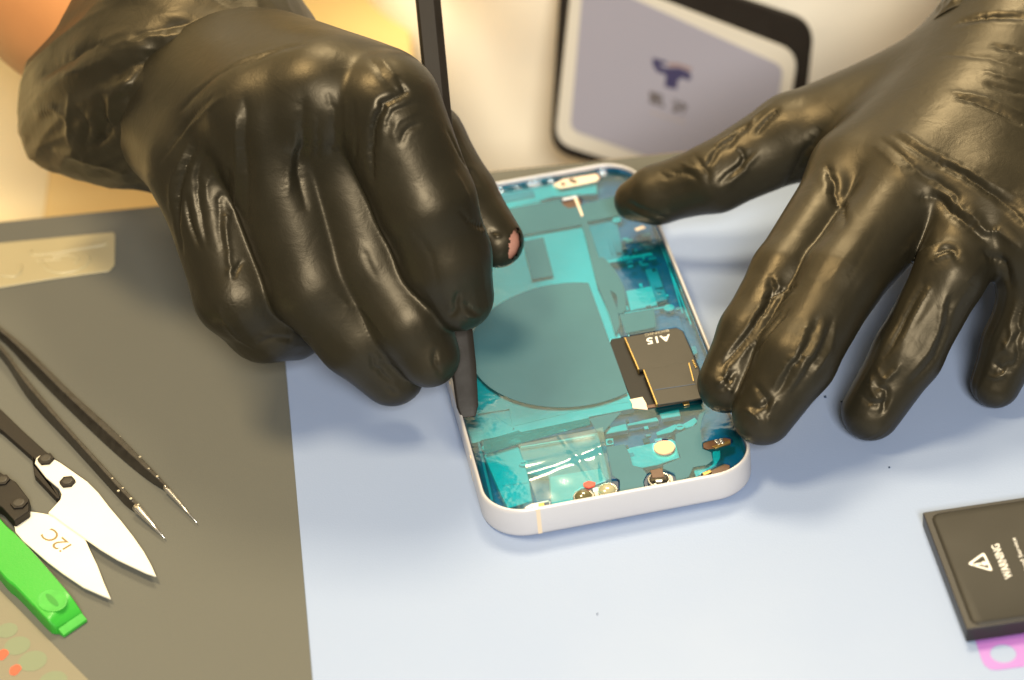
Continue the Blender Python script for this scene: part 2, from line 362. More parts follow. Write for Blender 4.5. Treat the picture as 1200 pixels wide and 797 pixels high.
# ------------------------------------------------------------------ colours
def glove_mat():
    m = mat('black_nitrile', (.0165, .0142, .0085), .40, .44, var=.25, vscale=60, rvar=.07)
    nt = m.node_tree; p = nt.nodes['Principled BSDF']
    tc = nt.nodes.new('ShaderNodeTexCoord')
    p.inputs['Specular Tint'].default_value = (1, .84, .58, 1)  # warm cast of the room light put into the sheen colour
    a = nt.nodes.new('ShaderNodeTexNoise'); a.inputs['Scale'].default_value = 2600; a.inputs['Detail'].default_value = 3
    b = nt.nodes.new('ShaderNodeTexNoise'); b.inputs['Scale'].default_value = 190; b.inputs['Detail'].default_value = 4; b.inputs['Distortion'].default_value = .6
    nt.links.new(tc.outputs['Object'], a.inputs['Vector']); nt.links.new(tc.outputs['Object'], b.inputs['Vector'])
    b1 = nt.nodes.new('ShaderNodeBump'); b1.inputs['Distance'].default_value = .03*S; b1.inputs['Strength'].default_value = .6
    b2 = nt.nodes.new('ShaderNodeBump'); b2.inputs['Distance'].default_value = .28*S; b2.inputs['Strength'].default_value = .6
    nt.links.new(a.outputs['Fac'], b1.inputs['Height']); nt.links.new(b.outputs['Fac'], b2.inputs['Height'])
    nt.links.new(b1.outputs[0], b2.inputs['Normal']); nt.links.new(b2.outputs[0], p.inputs['Normal'])
    return m
M_glove = glove_mat()
M_skin = mat('skin', (.43, .19, .068), .5, .4, var=.08, vscale=90, bump=.05, bscale=1500)
M_tip = mat('fingertip_skin', (.52, .25, .18), .4, .5, var=.12, vscale=900)
M_coat = mat('coat_cloth', (.90, .84, .69), .85, .2, var=.04, vscale=30, bump=.15, bscale=1800, sheen=.2)
M_grey = mat('grey_silicone', (.122, .122, .104), .8, .15, var=.06, vscale=14, bump=.05, bscale=2200, bdet=2, rvar=.05)
M_blue = mat('blue_silicone', (.282, .360, .535), .42, .3, var=.03, vscale=18, bump=.035, bscale=1800, bdet=3, rvar=.06)
M_wood = mat('table_wood', (.55, .30, .09), .5, .4, var=.15, vscale=30)
M_panel = mat('yellow_wood', (.80, .60, .26), .6, .3, var=.12, vscale=9)
M_cream = mat('cream_paint', (.80, .69, .42), .7, .3, var=.04, vscale=6)
M_black = mat('black_plastic', (.013, .010, .007), .55, .3, var=.2, vscale=150, bump=.03, bscale=2500, rvar=.08)
M_alu = mat('white_aluminium', (.58, .565, .57), .34, .5, metal=.15, var=.03, vscale=40, bump=.01, bscale=6000)
M_band = mat('antenna_plastic', (.74, .60, .42), .5)
M_navy = mat('navy_inside', (.02, .11, .34), .35, .5, var=.3, vscale=120)
M_deep = mat('dark_chassis', (.010, .035, .085), .4, .5, var=.3, vscale=200)
M_plate = mat('pale_metal_plate', (.76, .83, .88), .5, .5, var=.06, vscale=160, bump=.04, bscale=900)
M_mid = mat('grey_metal_plate', (.24, .40, .52), .5, .5, var=.1, vscale=200)
M_chip = mat('pale_shield', (.76, .82, .86), .45, .5, var=.08, vscale=300)
M_slate = mat('slate_film', (.050, .152, .186), .5, .25, var=.07, vscale=160, bump=.02, bscale=1600)
M_gold = mat('gold_contact', (.42, .29, .10), .42, .5, metal=.9)
M_steel = mat('steel', (.75, .72, .66), .25, .5, metal=.9, var=.08, vscale=300)
M_copper = mat('copper_pad', (.70, .46, .28), .5, .4)
M_white = mat('white_print', (.85, .83, .78), .5)
M_cpad = mat('cream_pad', (.85, .70, .52), .6, var=.1, vscale=600)
M_red = mat('red_sticker', (.70, .07, .04), .45)
M_chipblk = mat('matt_black_label', (.038, .033, .023), .5, .4, var=.12, vscale=250)
M_brown = mat('brown_flex', (.10, .045, .02), .45, var=.2, vscale=400)
M_glass = mat('lens_glass', (.015, .013, .008), .08, .6, coat=1)
M_ceram = mat('white_ceramic', (.82, .77, .64), .35, .5, var=.03, vscale=120, rvar=.06)
M_etch = mat('etched_letters', (.24, .16, .06), .5)
M_green = mat('green_nylon', (.035, .36, .03), .38, .5, var=.08, vscale=60, bump=.05, bscale=1500)
M_greenw = mat('worn_green', (.045, .38, .04), .5, .5, var=.2, vscale=400)
M_card = mat('tan_card', (.20, .182, .125), .55, .4, var=.05, vscale=40)
M_mint = mat('mint_print', (.17, .205, .125), .55); M_redp = mat('red_print', (.50, .09, .04), .5)
M_strip = mat('clear_strip', (.40, .35, .21), .28, .5, var=.10, vscale=45)
M_batt = mat('battery_foil', (.026, .0235, .018), .52, .3, var=.12, vscale=40, bump=.03, bscale=1500, rvar=.05)
M_bedge = mat('battery_edge', (.018, .016, .015), .45)
M_pink = mat('pink_tab', (.36, .15, .50), .35, .5, var=.04, vscale=80)
M_badgew = mat('badge_border', (.62, .59, .50), .4, .5)
M_badge = mat('badge_card', (.32, .315, .375), .30, .5, var=.03, vscale=20)
M_logo = mat('logo_blue', (.04, .036, .10), .5); M_logor = mat('logo_red', (.28, .19, .17), .5); M_glyph = mat('logo_grey', (.075, .06, .045), .5)

def film_mat(name, tint, haze, hz, gl=.1, rough=.12, bumps=(.25, 160)):
    m = bpy.data.materials.new(name); m.use_nodes = True; nt = m.node_tree; nt.nodes.clear()
    out = nt.nodes.new('ShaderNodeOutputMaterial'); t = nt.nodes.new('ShaderNodeBsdfTransparent'); t.inputs[0].default_value = tuple(tint)+(1,)
    d = nt.nodes.new('ShaderNodeBsdfDiffuse'); d.inputs[0].default_value = tuple(haze)+(1,)
    g = nt.nodes.new('ShaderNodeBsdfGlossy'); g.inputs['Roughness'].default_value = rough; g.inputs[0].default_value = (1, 1, 1, 1)
    a = nt.nodes.new('ShaderNodeMixShader'); a.inputs[0].default_value = hz
    b = nt.nodes.new('ShaderNodeMixShader'); fr = nt.nodes.new('ShaderNodeFresnel'); fr.inputs[0].default_value = 1.5
    mu = nt.nodes.new('ShaderNodeMath'); mu.operation = 'MULTIPLY'; mu.inputs[1].default_value = gl/.05
    tc = nt.nodes.new('ShaderNodeTexCoord'); n = nt.nodes.new('ShaderNodeTexNoise'); n.inputs['Scale'].default_value = bumps[1]; n.inputs['Detail'].default_value = 3
    bp = nt.nodes.new('ShaderNodeBump'); bp.inputs['Distance'].default_value = bumps[0]*S; bp.inputs['Strength'].default_value = 1
    L = nt.links.new
    L(tc.outputs['Object'], n.inputs['Vector']); L(n.outputs['Fac'], bp.inputs['Height'])
    L(bp.outputs[0], g.inputs['Normal']); L(bp.outputs[0], fr.inputs['Normal'])
    L(t.outputs[0], a.inputs[1]); L(d.outputs[0], a.inputs[2]); L(fr.outputs[0], mu.inputs[0]); L(mu.outputs[0], b.inputs[0])
    L(a.outputs[0], b.inputs[1]); L(g.outputs[0], b.inputs[2]); L(b.outputs[0], out.inputs[0])
    return m
M_film = film_mat('teal_film', (.032, .82, .985), (.02, .46, .58), .08, bumps=(.4, 130))
M_clear = film_mat('clear_film', (.80, .98, .98), (.25, .62, .64), .05, gl=.0055, rough=.14, bumps=(.0, 100))

# ------------------------------------------------------------------ the table and its mats
tb = MB().box((-520, -520, -26), (560, 93.5, -2.6)).build('table', M_wood, bevel=1.5); tag(tb, kind='structure')
gm = MB().box((-480, -500, -2.6), (520, 90, -.7)).build('work_mat', M_grey, bevel=.6)
tag(gm, 'large olive grey silicone mat under the pale blue pad and the tools', 'mat')
bl = W(333, 420); bf = W(365, 797); k = (bf[0]-bl[0])/(bf[1]-bl[1]); xe = lambda y: bl[0]+(y-bl[1])*k
bm_ = MB().prism([(xe(-330), -330, 0), (330, -330, 0), (330, 73, 0), (xe(73), 73, 0)], .7).build('repair_pad', M_blue, bevel=.25)
tag(bm_, 'smooth pale blue repair pad lying under the opened phone and battery', 'mat')

# ------------------------------------------------------------------ the person
t_ = None
def body_f(P):
    q = np.clip((np.linalg.norm(P-J(592, 285, 30), axis=1)-9)/10, 0, 1)
    d = np.minimum(H1.f(P)+1.1+2.2*q, H2.f(P)+3.3)
    arm = None
    for a, b, r1, r2 in ARMS:
        c = rcone(P, a, b, r1, r2); arm = c if arm is None else smin(arm, c, 20)
    d = smin(d, arm, 6)
    return smin(d, torso_f(P), 30)
def ell(P, c, r):
    q = (P-np.asarray(c, float))/np.asarray(r, float); n = np.sqrt((q*q).sum(1)); return (n-1)*min(r)
def torso_f(P):
    d = rcone(P, (62, 300, -120), (62, 310, 140), 92, 100)
    d = smin(d, rcone(P, (38, 300, -120), (28, 307, 150), 82, 86), 40)
    return smin(d, rcone(P, (140, 300, -120), (150, 307, 150), 88, 90), 40)
ELB1 = W(-190, -225, 70); ELB2 = np.array([236., 200., 70.])
ARMS = [(J(185, 82, 62), J(88, 0, 62), 23, 24), (J(88, 0, 62), ELB1, 24, 42), (ELB1, (-70, 325, 225), 42, 50),
        (J(1205, 60, 46), J(1300, -60, 52), 24, 26), (J(1300, -60, 52), ELB2, 26, 40), (ELB2, (205, 325, 225), 40, 50)]
per = thing('person', (62, 300, -120), 'person in white coat and black gloves prying at the opened phone', 'person')
V, F = nets(body_f, (-300, -75, -125), (330, 415, 262), 4.5)
V = project(body_f, V, 2); V, F = subdiv(V, F); V = project(body_f, V, 2)
fc = V[F].mean(1); tipc = J(592, 285, 30)
mi = (np.linalg.norm(fc-tipc, axis=1) < 16).astype(int)
obj('body', V, F, [M_skin, M_tip], per, smooth=True, midx=mi)
# coat: offset of the torso and upper arms, with hanging folds
def coat_f(P):
    d = torso_f(P)-7
    for a, b, r1, r2 in (ARMS[2], ARMS[5]):
        d = smin(d, rcone(P, np.asarray(a)*.75+np.asarray(b)*.25, b, r1+10, r2+12), 30)
    w = 5.5*np.sin(P[:, 0]/17+P[:, 2]/60+2*vnoise(P[:, 0]/40, P[:, 2]/50, 5))*np.clip(vnoise(P[:, 0]/50+3, P[:, 2]/70, 8)*2+.5, 0, 1)
    fold = rcone(P, WP(520, 70, (0, 193, 0), (0, 1, 0)), WP(668, 172, (0, 193, 0), (0, 1, 0)), 2, 2)
    f2 = rcone(P, WP(955, 75, (0, 193, 0), (0, 1, 0)), WP(1060, -10, (0, 193, 0), (0, 1, 0)), 2, 2)
    return d-w+10*np.exp(-np.maximum(fold, 0)**2/50)+8*np.exp(-np.maximum(f2, 0)**2/30)
V, F = nets(coat_f, (-180, 150, -120), (320, 430, 262), 5)
V = project(coat_f, V, 1); V, F = subdiv(V, F); V = project(coat_f, V, 1)
obj('coat', V, F, M_coat, per, smooth=True)

def make_glove(H, h, st, seed, tear=None, tips=1.0):
    V, F, A = hand_mesh(H, h, st, seed, tips)
    if tear is not None:
        c, ra = tear; px, dep = PX(V); N = vnormals(V, F)
        q = V-c; dd = np.linalg.norm(q, axis=1)
        e = ((px[:, 0]-603)/6.2+(px[:, 1]-286)*.02)**2+((px[:, 1]-287)/17.0)**2+1.1*vnoise(px[:, 0]/3, px[:, 1]/4, 3)
        bad = (dd < ra) & ((N@-_fwd) > -.35) & (e < 1)
        F = F[~bad[F].any(1)]
    return V, F, A
V, F, A = make_glove(H1, GRES, ST1, 1, (tipc, 20), .8); g1 = obj('glove', V, F, M_glove, per, smooth=True, attr=A)
g1['label'] = 'black glove with a torn thumb tip, gripping the pry tool'
V, F, A = make_glove(H2, GRES, ST2, 11, None, 1.9); g2 = obj('glove', V, F, M_glove, per, smooth=True, attr=A)
g2['label'] = 'black glove spread over the edge of the phone'
def cuff(name, parent, rings, st, seed, n=380, m=170, amp=1.2):
    """rings: (upper image point, lower image point, distance from the eye, bow)"""
    C = []; A = []; R = []
    for (ux, uy), (lx, ly), z, rb in rings:
        mid = W((ux+lx)/2, (uy+ly)/2, z); a = WP(ux, uy, mid, _fwd); b = WP(lx, ly, mid, _fwd)
        C.append((a+b)/2); A.append((a-b)/2); R.append(rb)
    C = spline(C, m); A = spline(A, m); R = spline(np.array(R)[:, None], m)[:, 0]
    V = []
    th = np.arange(n)*2*math.pi/n
    for i in range(m):
        t = C[min(i+1, m-1)]-C[max(i-1, 0)]; t /= np.linalg.norm(t)
        b = np.cross(t, A[i]); b /= np.linalg.norm(b)
        if b@_fwd > 0: b = -b
        u = i/(m-1)
        cx, sx_ = np.cos(th), np.sin(th)
        pn = lambda a_, b_, k: vnoise(cx*a_+u*b_+9, sx_*a_+u*b_*.6+th*0+5, seed+k)
        f = 2.6*(.22-np.abs(pn(1.7, 2.6, 7)))*1.6+1.4*pn(1.3, 1.8, 1)+1.0*(.22-np.abs(pn(3.4, 4.0, 2)))*1.6+.7*(.22-np.abs(pn(6.5, 7.0, 3)))*1.6
        s = 1+amp*f*min(1, u*5+.15)*(1-.75*max(0, u-.75)/.25)/np.linalg.norm(A[i])
        V.append(C[i]+np.outer(np.cos(th)*s, A[i])+np.outer(np.sin(th)*s*R[i]*np.linalg.norm(A[i]), b))
    V, F = loft(V, False, False); F = np.array(F)
    if st:
        N = vnormals(V, F)
        if (N@-_fwd)[PX(V)[1].argmin()] < 0: N = -N
        V = V+N*folds(V, N, st)[:, None]
    o = obj(name, V, F, M_glove, parent, smooth=True)
    sd = o.modifiers.new('thickness', 'SOLIDIFY'); sd.thickness = .5*S; sd.offset = 0
    return o
STC = [([(43, 88), (75, 68), (114, 48)], -2.8, 3.2), ([(124, 54), (169, 42), (212, 36)], 1.8, 2.2), ([(109, 98), (143, 79), (188, 60), (226, 46)], -2.4, 2.2), ([(226, 40), (263, 26), (316, 16)], -2.4, 2.2), ([(77, 113), (75, 166)], 1.8, 2.2), ([(38, 136), (58, 130), (74, 140)], 1.6, 1.8), ([(113, 113), (118, 143), (109, 177)], -2.2, 2.0), ([(158, 126), (124, 158), (94, 181)], -2.0, 1.8), ([(150, 90), (128, 118), (126, 150)], 1.6, 2.0), ([(70, 88), (100, 80), (130, 62)], 1.4, 1.8), ([(60, 178), (90, 190), (140, 205)], 1.5, 2.0), ([(175, 60), (150, 100), (148, 140)], -1.6, 1.8), ([(230, 20), (190, 30), (150, 45)], -1.4, 1.6), ([(85, 130), (98, 150), (92, 176)], -1.6, 1.6)]
STC = [(p, a*.75, w) for p, a, w in STC]
cuff('cuff', g1, [((372, 46), (214, 224), 64, .85), ((345, -2), (174, 217), 63, .95), ((300, -58), (125, 214), 62, .85), ((255, -98), (80, 204), 61, .65), ((215, -122), (48, 187), 60, .5), ((204, -128), (40, 175), 60, .44)], STC, 3)
cuff('cuff', g2, [((1088, 34), (1290, 110), 48, .8), ((1105, 4), (1310, 80), 49, .95), ((1135, -40), (1340, 40), 50, 1.0), ((1180, -90), (1380, -10), 51, 1.0)], None, 9)

# ------------------------------------------------------------------ pry tool in the glove
tip = W(549, 489, 6.9); mid = W(519, 180, 55); u = (mid-tip)/np.linalg.norm(mid-tip)
sd = np.cross(u, -_fwd); sd /= np.linalg.norm(sd); nn = np.cross(sd, u)
if nn@_fwd > 0: nn = -nn
rings = []
for t, hw, th in ((0, 1.9, .2), (3, 2.9, .5), (14, 3.4, 1.3), (30, 3.3, 2.2), (70, 3.3, 2.4), (168, 3.6, 2.6), (176, 3.0, 2.0)):
    c = tip+u*t+nn*0
    prof = [(-hw, -th), (hw, -th), (hw, th*.3), (hw*.45, th), (-hw*.75, th), (-hw, th*.4)]
    rings.append(np.array([c+sd*x+nn*y for x, y in prof]))
V, F = loft(rings)
sp = obj('pry_tool', V, F, M_black, org=tip, bevel=.3)
tag(sp, 'long flat black pry tool held in the torn glove, its tip under the phone film', 'tool')
# ------------------------------------------------------------------ lettering
def text(name, body, bl, br, tl, mp, h, mat_, parent=None, bold=0, org=None, up=(0, 0, 1)):
    """letters laid on a surface: mp maps image points to that surface; bl-br is the baseline, tl the cap height"""
    c = bpy.data.curves.new('t', 'FONT'); c.body = body; c.resolution_u = 4; c.offset = bold
    o = bpy.data.objects.new('t', c); COL.objects.link(o); bpy.context.view_layer.update()
    me = bpy.data.meshes.new_from_object(o.evaluated_get(bpy.context.evaluated_depsgraph_get()))
    bpy.data.objects.remove(o); v = np.array([p.co[:] for p in me.vertices]); F = [list(p.vertices) for p in me.polygons]
    bpy.data.meshes.remove(me)
    x0, y0 = v[:, 0].min(), v[:, 1].min(); w, hh = np.ptp(v[:, 0]), np.ptp(v[:, 1])
    O, X, Y = mp(*bl), mp(*br), mp(*tl); up = np.asarray(up, float)
    P = O+np.outer((v[:, 0]-x0)/w, X-O)+np.outer((v[:, 1]-y0)/hh, Y-O)+up*h
    n = len(P); e = {}
    for f in F:
        for a, b in zip(f, f[1:]+f[:1]): e[(a, b)] = 1
    G = F+[[n+i for i in f[::-1]] for f in F]+[[b, a, n+a, n+b] for a, b in e if (b, a) not in e]
    return obj(name, np.r_[P, P-up*h*.9], G, mat_, parent, org=org)
AT = lambda z: (lambda x, y: W(x, y, z))

# ------------------------------------------------------------------ the opened phone
PA = .1248; pc, ps = math.cos(PA), math.sin(PA)
def pl(x, y, z): return np.array([pc*x-ps*y, ps*x+pc*y, z])
def rrect(d, z, hx=35.75, hy=73.35, r=11.5, n=14):
    hx -= d; hy -= d; r = max(.5, r-d); P = []
    for cx_, cy_, a0 in ((hx-r, hy-r, 0), (-hx+r, hy-r, 90), (-hx+r, -hy+r, 180), (hx-r, -hy+r, 270)):
        for a in np.radians(np.linspace(a0, a0+90, n)): P.append(pl(cx_+r*math.cos(a), cy_+r*math.sin(a), z))
    return np.array(P)
ph = thing('phone', (0, 0, 0), 'opened white rimmed phone with its inside covered by teal film, held between both gloves', 'phone')
V, F = loft([rrect(d, z) for d, z in ((1.0, -1.35), (.35, -1.2), (.08, -.8), (0, -.2), (0, 6.3), (.08, 6.9), (.25, 7.35), (.5, 7.55), (.75, 7.58), (.93, 7.45), (1.0, 7.0), (1.02, 1.6))], False, False)
fr = obj('frame', V, F, M_alu, ph, smooth=True)
V, F = loft([rrect(1.0, -1.35), rrect(1.6, -.7), rrect(1.6, 1.5)]); obj('back_cover', V, F, M_deep, ph)
V, F = loft([rrect(1.04, 1.6), rrect(1.04, 2.0)]); obj('chassis', V, F, M_navy, ph)
V, F = loft([rrect(1.05, 2.0), rrect(1.05, 6.5), rrect(1.15, 6.6), rrect(1.3, 6.4), rrect(1.3, 2.0)], False, False); obj('gasket', V, F, M_deep, ph)
def frame_mark(px0, px1, w, name='antenna_band'):   # thin plastic breaks let into the rim
    pass
for (x, y) in ((-22.6, -73.36),):
    MB().prism([pl(x-.55, y-.02, 7.35), pl(x+.55, y-.02, 7.35), pl(x+.55, y+.6, 7.35), pl(x-.55, y+.6, 7.35)], 8.2).build('antenna_band', M_band, ph)
for s, y in ((-1, -48.0), (-1, -16.0), (1, 52.0), (1, -50.0)):
    a = s*35.77
    MB().prism([pl(a, y-.5, 7.3), pl(a, y+.5, 7.3), pl(a-s*.6, y+.5, 7.3), pl(a-s*.6, y-.5, 7.3)][::s], 8.1).build('antenna_band', M_band, ph)
FZ = 5.2
ZA = lambda *p: [(500+x/3., 180+y/3.) for x, y in p]
ZB = lambda *p: [(510+x/3., 400+y/3.) for x, y in p]
ZH = lambda *p: [(640+x/3.6227, 180+y/3.6227) for x, y in p]
Z3 = lambda *p: [(680+x/5.694, 360+y/5.694) for x, y in p]
Z5 = lambda *p: [(560+x/5.694, 480+y/5.694) for x, y in p]
Z6 = lambda *p: [(700+x/5.695, 480+y/5.695) for x, y in p]
def inner(P, z):   # keep an outline inside the frame
    out = []
    for p in P:
        x = pc*p[0]+ps*p[1]; y = -ps*p[0]+pc*p[1]
        x = max(-34.3, min(34.3, x)); y = max(-71.9, min(71.9, y)); r = 10.0
        dx = abs(x)-(34.3-r); dy = abs(y)-(71.9-r)
        if dx > 0 and dy > 0:
            L = math.hypot(dx, dy)
            if L > r: x = math.copysign(34.3-r+dx*r/L, x); y = math.copysign(71.9-r+dy*r/L, y)
        out.append(pl(x, y, z))
    return np.array(out)
def part(name, pts, z, h, m, bevel=.12, rnd=0, parent=None):
    if rnd: pts = closed_spline(pts, rnd)
    return MB().prism(inner(pxpoly(pts, z), z), h).build(name, m, parent or ph, bevel=bevel)
def disc(name, px, r, z, h, m, parent=None, n=36, ry=None, bevel=.1):
    return MB().prism(circle(W(*px, z), r, n, pl(1, 0, 0), pl(0, 1, 0), ry), h).build(name, m, parent or ph, bevel=bevel)
# under the film
part('shield_plate', [(566, 276), (612, 268), (682, 262), (701, 340), (730, 400), (745, 470), (690, 478), (600, 500), (548, 470), (530, 440)], 4.4, 1.8, M_plate)
part('speaker_plate', ZB((-10, 180), (560, 210), (700, 200), (700, 235), (560, 262), (300, 315), (60, 372)), 4.3, 1.6, M_plate)
part('earpiece_plate', ZA((215, 105), (445, 92), (590, 68), (600, 140), (440, 152), (400, 165), (265, 192), (235, 160)), 4.2, 1.0, M_plate)
part('earpiece_mesh', ZA((262, 145), (375, 128), (382, 150), (272, 170)), 4.6, .4, M_mid)
part('earpiece_mesh', ZA((270, 128), (365, 112), (368, 120), (272, 137)), 4.6, .3, M_mid)
part('camera_cover', ZA((560, 235), (662, 216), (698, 372), (612, 386)), 4.0, 1.6, M_mid)
part('board_edge', ZA((610, 380), (790, 347), (795, 356), (612, 389)), 4.5, .5, M_chip)
part('shield_can', ZA((700, 482), (790, 465), (812, 532), (716, 552)), 4.4, 1.5, M_chip, .25)
part('shield_can', ZA((633, 412), (660, 405), (682, 456), (650, 462)), 4.0, 1.2, M_chip, .2)
part('shield_can', ZA((768, 408), (808, 400), (848, 512), (808, 522)), 3.9, 1.2, M_mid, .2)
part('shield_can', ZA((764, 278), (786, 274), (793, 314), (770, 320)), 3.9, 1.2, M_mid, .2)
part('connector', ZA((690, 535), (706, 532), (712, 550), (694, 554)), 4.6, .8, M_chip, .2)
disc('screw', ZA((852, 541))[0], 1.5, 4.7, 1.0, M_chip)
part('flex_cable', ZA((655, 262), (745, 245), (775, 330), (692, 362)), 3.3, .6, M_navy)
part('battery_bay', ZA((672, 565), (872, 528), (935, 700), (820, 720), (700, 655)), 3.0, .5, M_navy)
for x, y in ((910, 560), (945, 620), (935, 690), (880, 480), (905, 520)):
    part('spring_clip', ZA((x-6, y-12), (x+10, y-15), (x+18, y+12), (x+2, y+16)), 3.6, .8, M_mid, .15)
part('speaker_box', Z5((40, 300), (270, 245), (320, 380), (345, 480), (365, 610), (200, 660), (150, 560)), 4.3, 2.0, M_plate, .3)
part('speaker_seam', Z5((160, 498), (330, 478), (334, 488), (162, 508)), 4.42, .2, M_chip, .03)
part('speaker_box', Z5((270, 255), (800, 150), (850, 330), (880, 460), (640, 520), (480, 560), (470, 440), (330, 430)), 3.9, 1.7, M_mid, .3)
part('taptic_plate', Z5((480, 445), (820, 390), (860, 470), (700, 560), (600, 640), (490, 640)), 4.2, 1.6, M_plate, .3)
for pts in (((196, 95), (395, 48), (412, 75), (205, 108)), ((415, 25), (545, -8), (556, 40), (430, 62)), ((40, 130), (190, 92), (205, 135), (50, 165)), ((390, 150), (520, 95), (545, 110), (500, 150), (400, 172)), ((545, 110), (650, 50), (672, 75), (640, 110), (540, 140))):
    part('shield_can', Z6(*pts), 4.4, 1.4, M_chip, .25)
part('flex_pad', Z6((190, 258), (500, 195), (520, 210), (552, 320), (400, 370), (300, 388), (222, 370)), 4.3, 1.2, M_plate, .25)
part('bracket', Z6((55, 195), (105, 190), (110, 230), (60, 240)), 4.6, .5, M_chip, .1)
disc('screw_hole', Z6((84, 214))[0], .7, 4.75, .2, M_deep)
part('flex_cable', Z6((640, 400), (690, 370), (760, 360), (770, 280), (820, 270), (822, 320), (790, 372), (720, 410), (660, 450)), 4.4, .6, M_plate, .15)
def line(pts, z=4.75, w=1.6, m=None):
    for (x0, y0), (x1, y1) in zip(pts[:-1], pts[1:]):
        L = math.hypot(x1-x0, y1-y0); nx, ny = -(y1-y0)/L*w/2, (x1-x0)/L*w/2
        part('rib', [(x0+nx, y0+ny), (x1+nx, y1+ny), (x1-nx, y1-ny), (x0-nx, y0-ny)], z, .35, m or M_chip, .05)
for l_ in (ZA((265, 194), (400, 170)), ZA((548, 244), (632, 224)), ZA((690, 562), (850, 538)), ZA((690, 565), (716, 660)), ZA((335, 292), (540, 248)),
           ZB((150, 252), (262, 236), (275, 305)), ZB((160, 345), (540, 268)), ZB((300, 372), (560, 330)), ZA((815, 300), (930, 600)), ZA((848, 385), (900, 560))): line(l_)
line(ZB((140, 300), (200, 560)), 4.0, 3, M_mid); line(ZA((232, 200), (225, 360)), 4.5, 1.2); line(ZA((640, 300), (652, 352)), 4.6, 1.4, M_mid); line(ZA((655, 296), (667, 348)), 4.6, 1.4, M_mid)
rr_ = random.Random(5)
for i in range(46):   # small surface parts of the boards
    if i < 30: t_ = rr_.random(); x, y = 700+t_*130+rr_.uniform(-50, 60), 290+t_*260+rr_.uniform(-20, 20); px, py = ZA((x, y))[0]
    else: x, y = rr_.uniform(600, 900), rr_.uniform(270, 480); px, py = ZB((x, y))[0]
    w_, h_ = rr_.uniform(1.2, 4.5), rr_.uniform(1, 2.6); sl = .37*h_
    part('small_chip', [(px-w_, py-h_+.18*w_), (px+w_, py-h_-.18*w_), (px+w_+2*sl, py+h_-.18*w_), (px-w_+2*sl, py+h_+.18*w_)], 4.3+rr_.uniform(-.3, .4), .7, rr_.choice([M_mid, M_chip, M_deep, M_mid]), .1)
for q in (ZA((300, 210))[0], ZA((668, 232))[0], ZB((285, 350))[0], ZB((310, 428))[0], ZB((180, 372))[0], ZA((690, 545))[0], ZB((860, 300))[0]):
    o = disc('screw', q, 1.25, 4.8, .8, M_chip); MB().box(tuple(W(*q, 4.8)+[-.7, -.14, -.02]), tuple(W(*q, 4.8)+[.7, .14, .03])).build('screw_slot', M_deep, o)
# the film: one tinted sheet with its holes cut out
holes = []
def hole(pts, rnd=0): holes.append(closed_spline(pts, rnd) if rnd else np.array(pts, float))
hole(Z3((190, 245), (205, 210), (300, 193), (640, 133), (690, 160), (800, 410), (830, 610), (440, 668), (335, 612)))
hole(Z6((370, 250), (385, 215), (450, 196), (505, 215), (524, 255), (490, 298), (430, 306), (385, 285)), 28)
hole(Z6((305, 480), (330, 430), (420, 405), (510, 430), (530, 470), (515, 520), (340, 545)), 28)
hole(Z6((700, 222), (740, 205), (850, 185), (895, 195), (890, 232), (740, 268), (705, 255)), 28)
hole(Z6((690, 425), (760, 395), (850, 358), (888, 370), (885, 400), (760, 440), (700, 447)), 28)
hole(Z5((636, 590), (640, 555), (690, 520), (735, 520), (800, 490), (890, 465), (942, 470), (945, 545), (780, 600), (700, 625)), 28)
hole(Z5((310, 650), (360, 622), (465, 600), (486, 615), (480, 655), (320, 680)), 24)
hole(ZH((62, 205), (70, 188), (120, 178), (150, 190), (150, 215), (110, 234), (75, 226)), 24)
hole(ZH((28, 128), (70, 105), (215, 82), (230, 100), (215, 118), (60, 148)), 24)
cu = bpy.data.curves.new('f', 'CURVE'); cu.dimensions = '2D'; cu.fill_mode = 'BOTH'
def spl(P):
    s = cu.splines.new('POLY'); s.points.add(len(P)-1)
    for q, p in zip(s.points, P): q.co = (p[0], p[1], 0, 1)
    s.use_cyclic_u = True
spl(rrect(1.36, FZ))
for h_ in holes: spl(inner(pxpoly(h_, FZ), FZ))
fo = bpy.data.objects.new('f', cu); COL.objects.link(fo); bpy.context.view_layer.update()
me = bpy.data.meshes.new_from_object(fo.evaluated_get(bpy.context.evaluated_depsgraph_get())); bpy.data.objects.remove(fo)
V = np.array([p.co[:] for p in me.vertices]); V[:, 2] = FZ; F = [list(p.vertices) for p in me.polygons]
R1, R2, R3 = rrect(1.36, FZ), rrect(1.33, FZ+.9), rrect(1.32, FZ+1.25); n0 = len(V); k = len(R1)
V = np.r_[V, R1, R2, R3]
for a in (0, 1):
    for j in range(k): F.append([n0+a*k+j, n0+a*k+(j+1) % k, n0+(a+1)*k+(j+1) % k, n0+(a+1)*k+j])
obj('protective_film', V, F, M_film, ph)
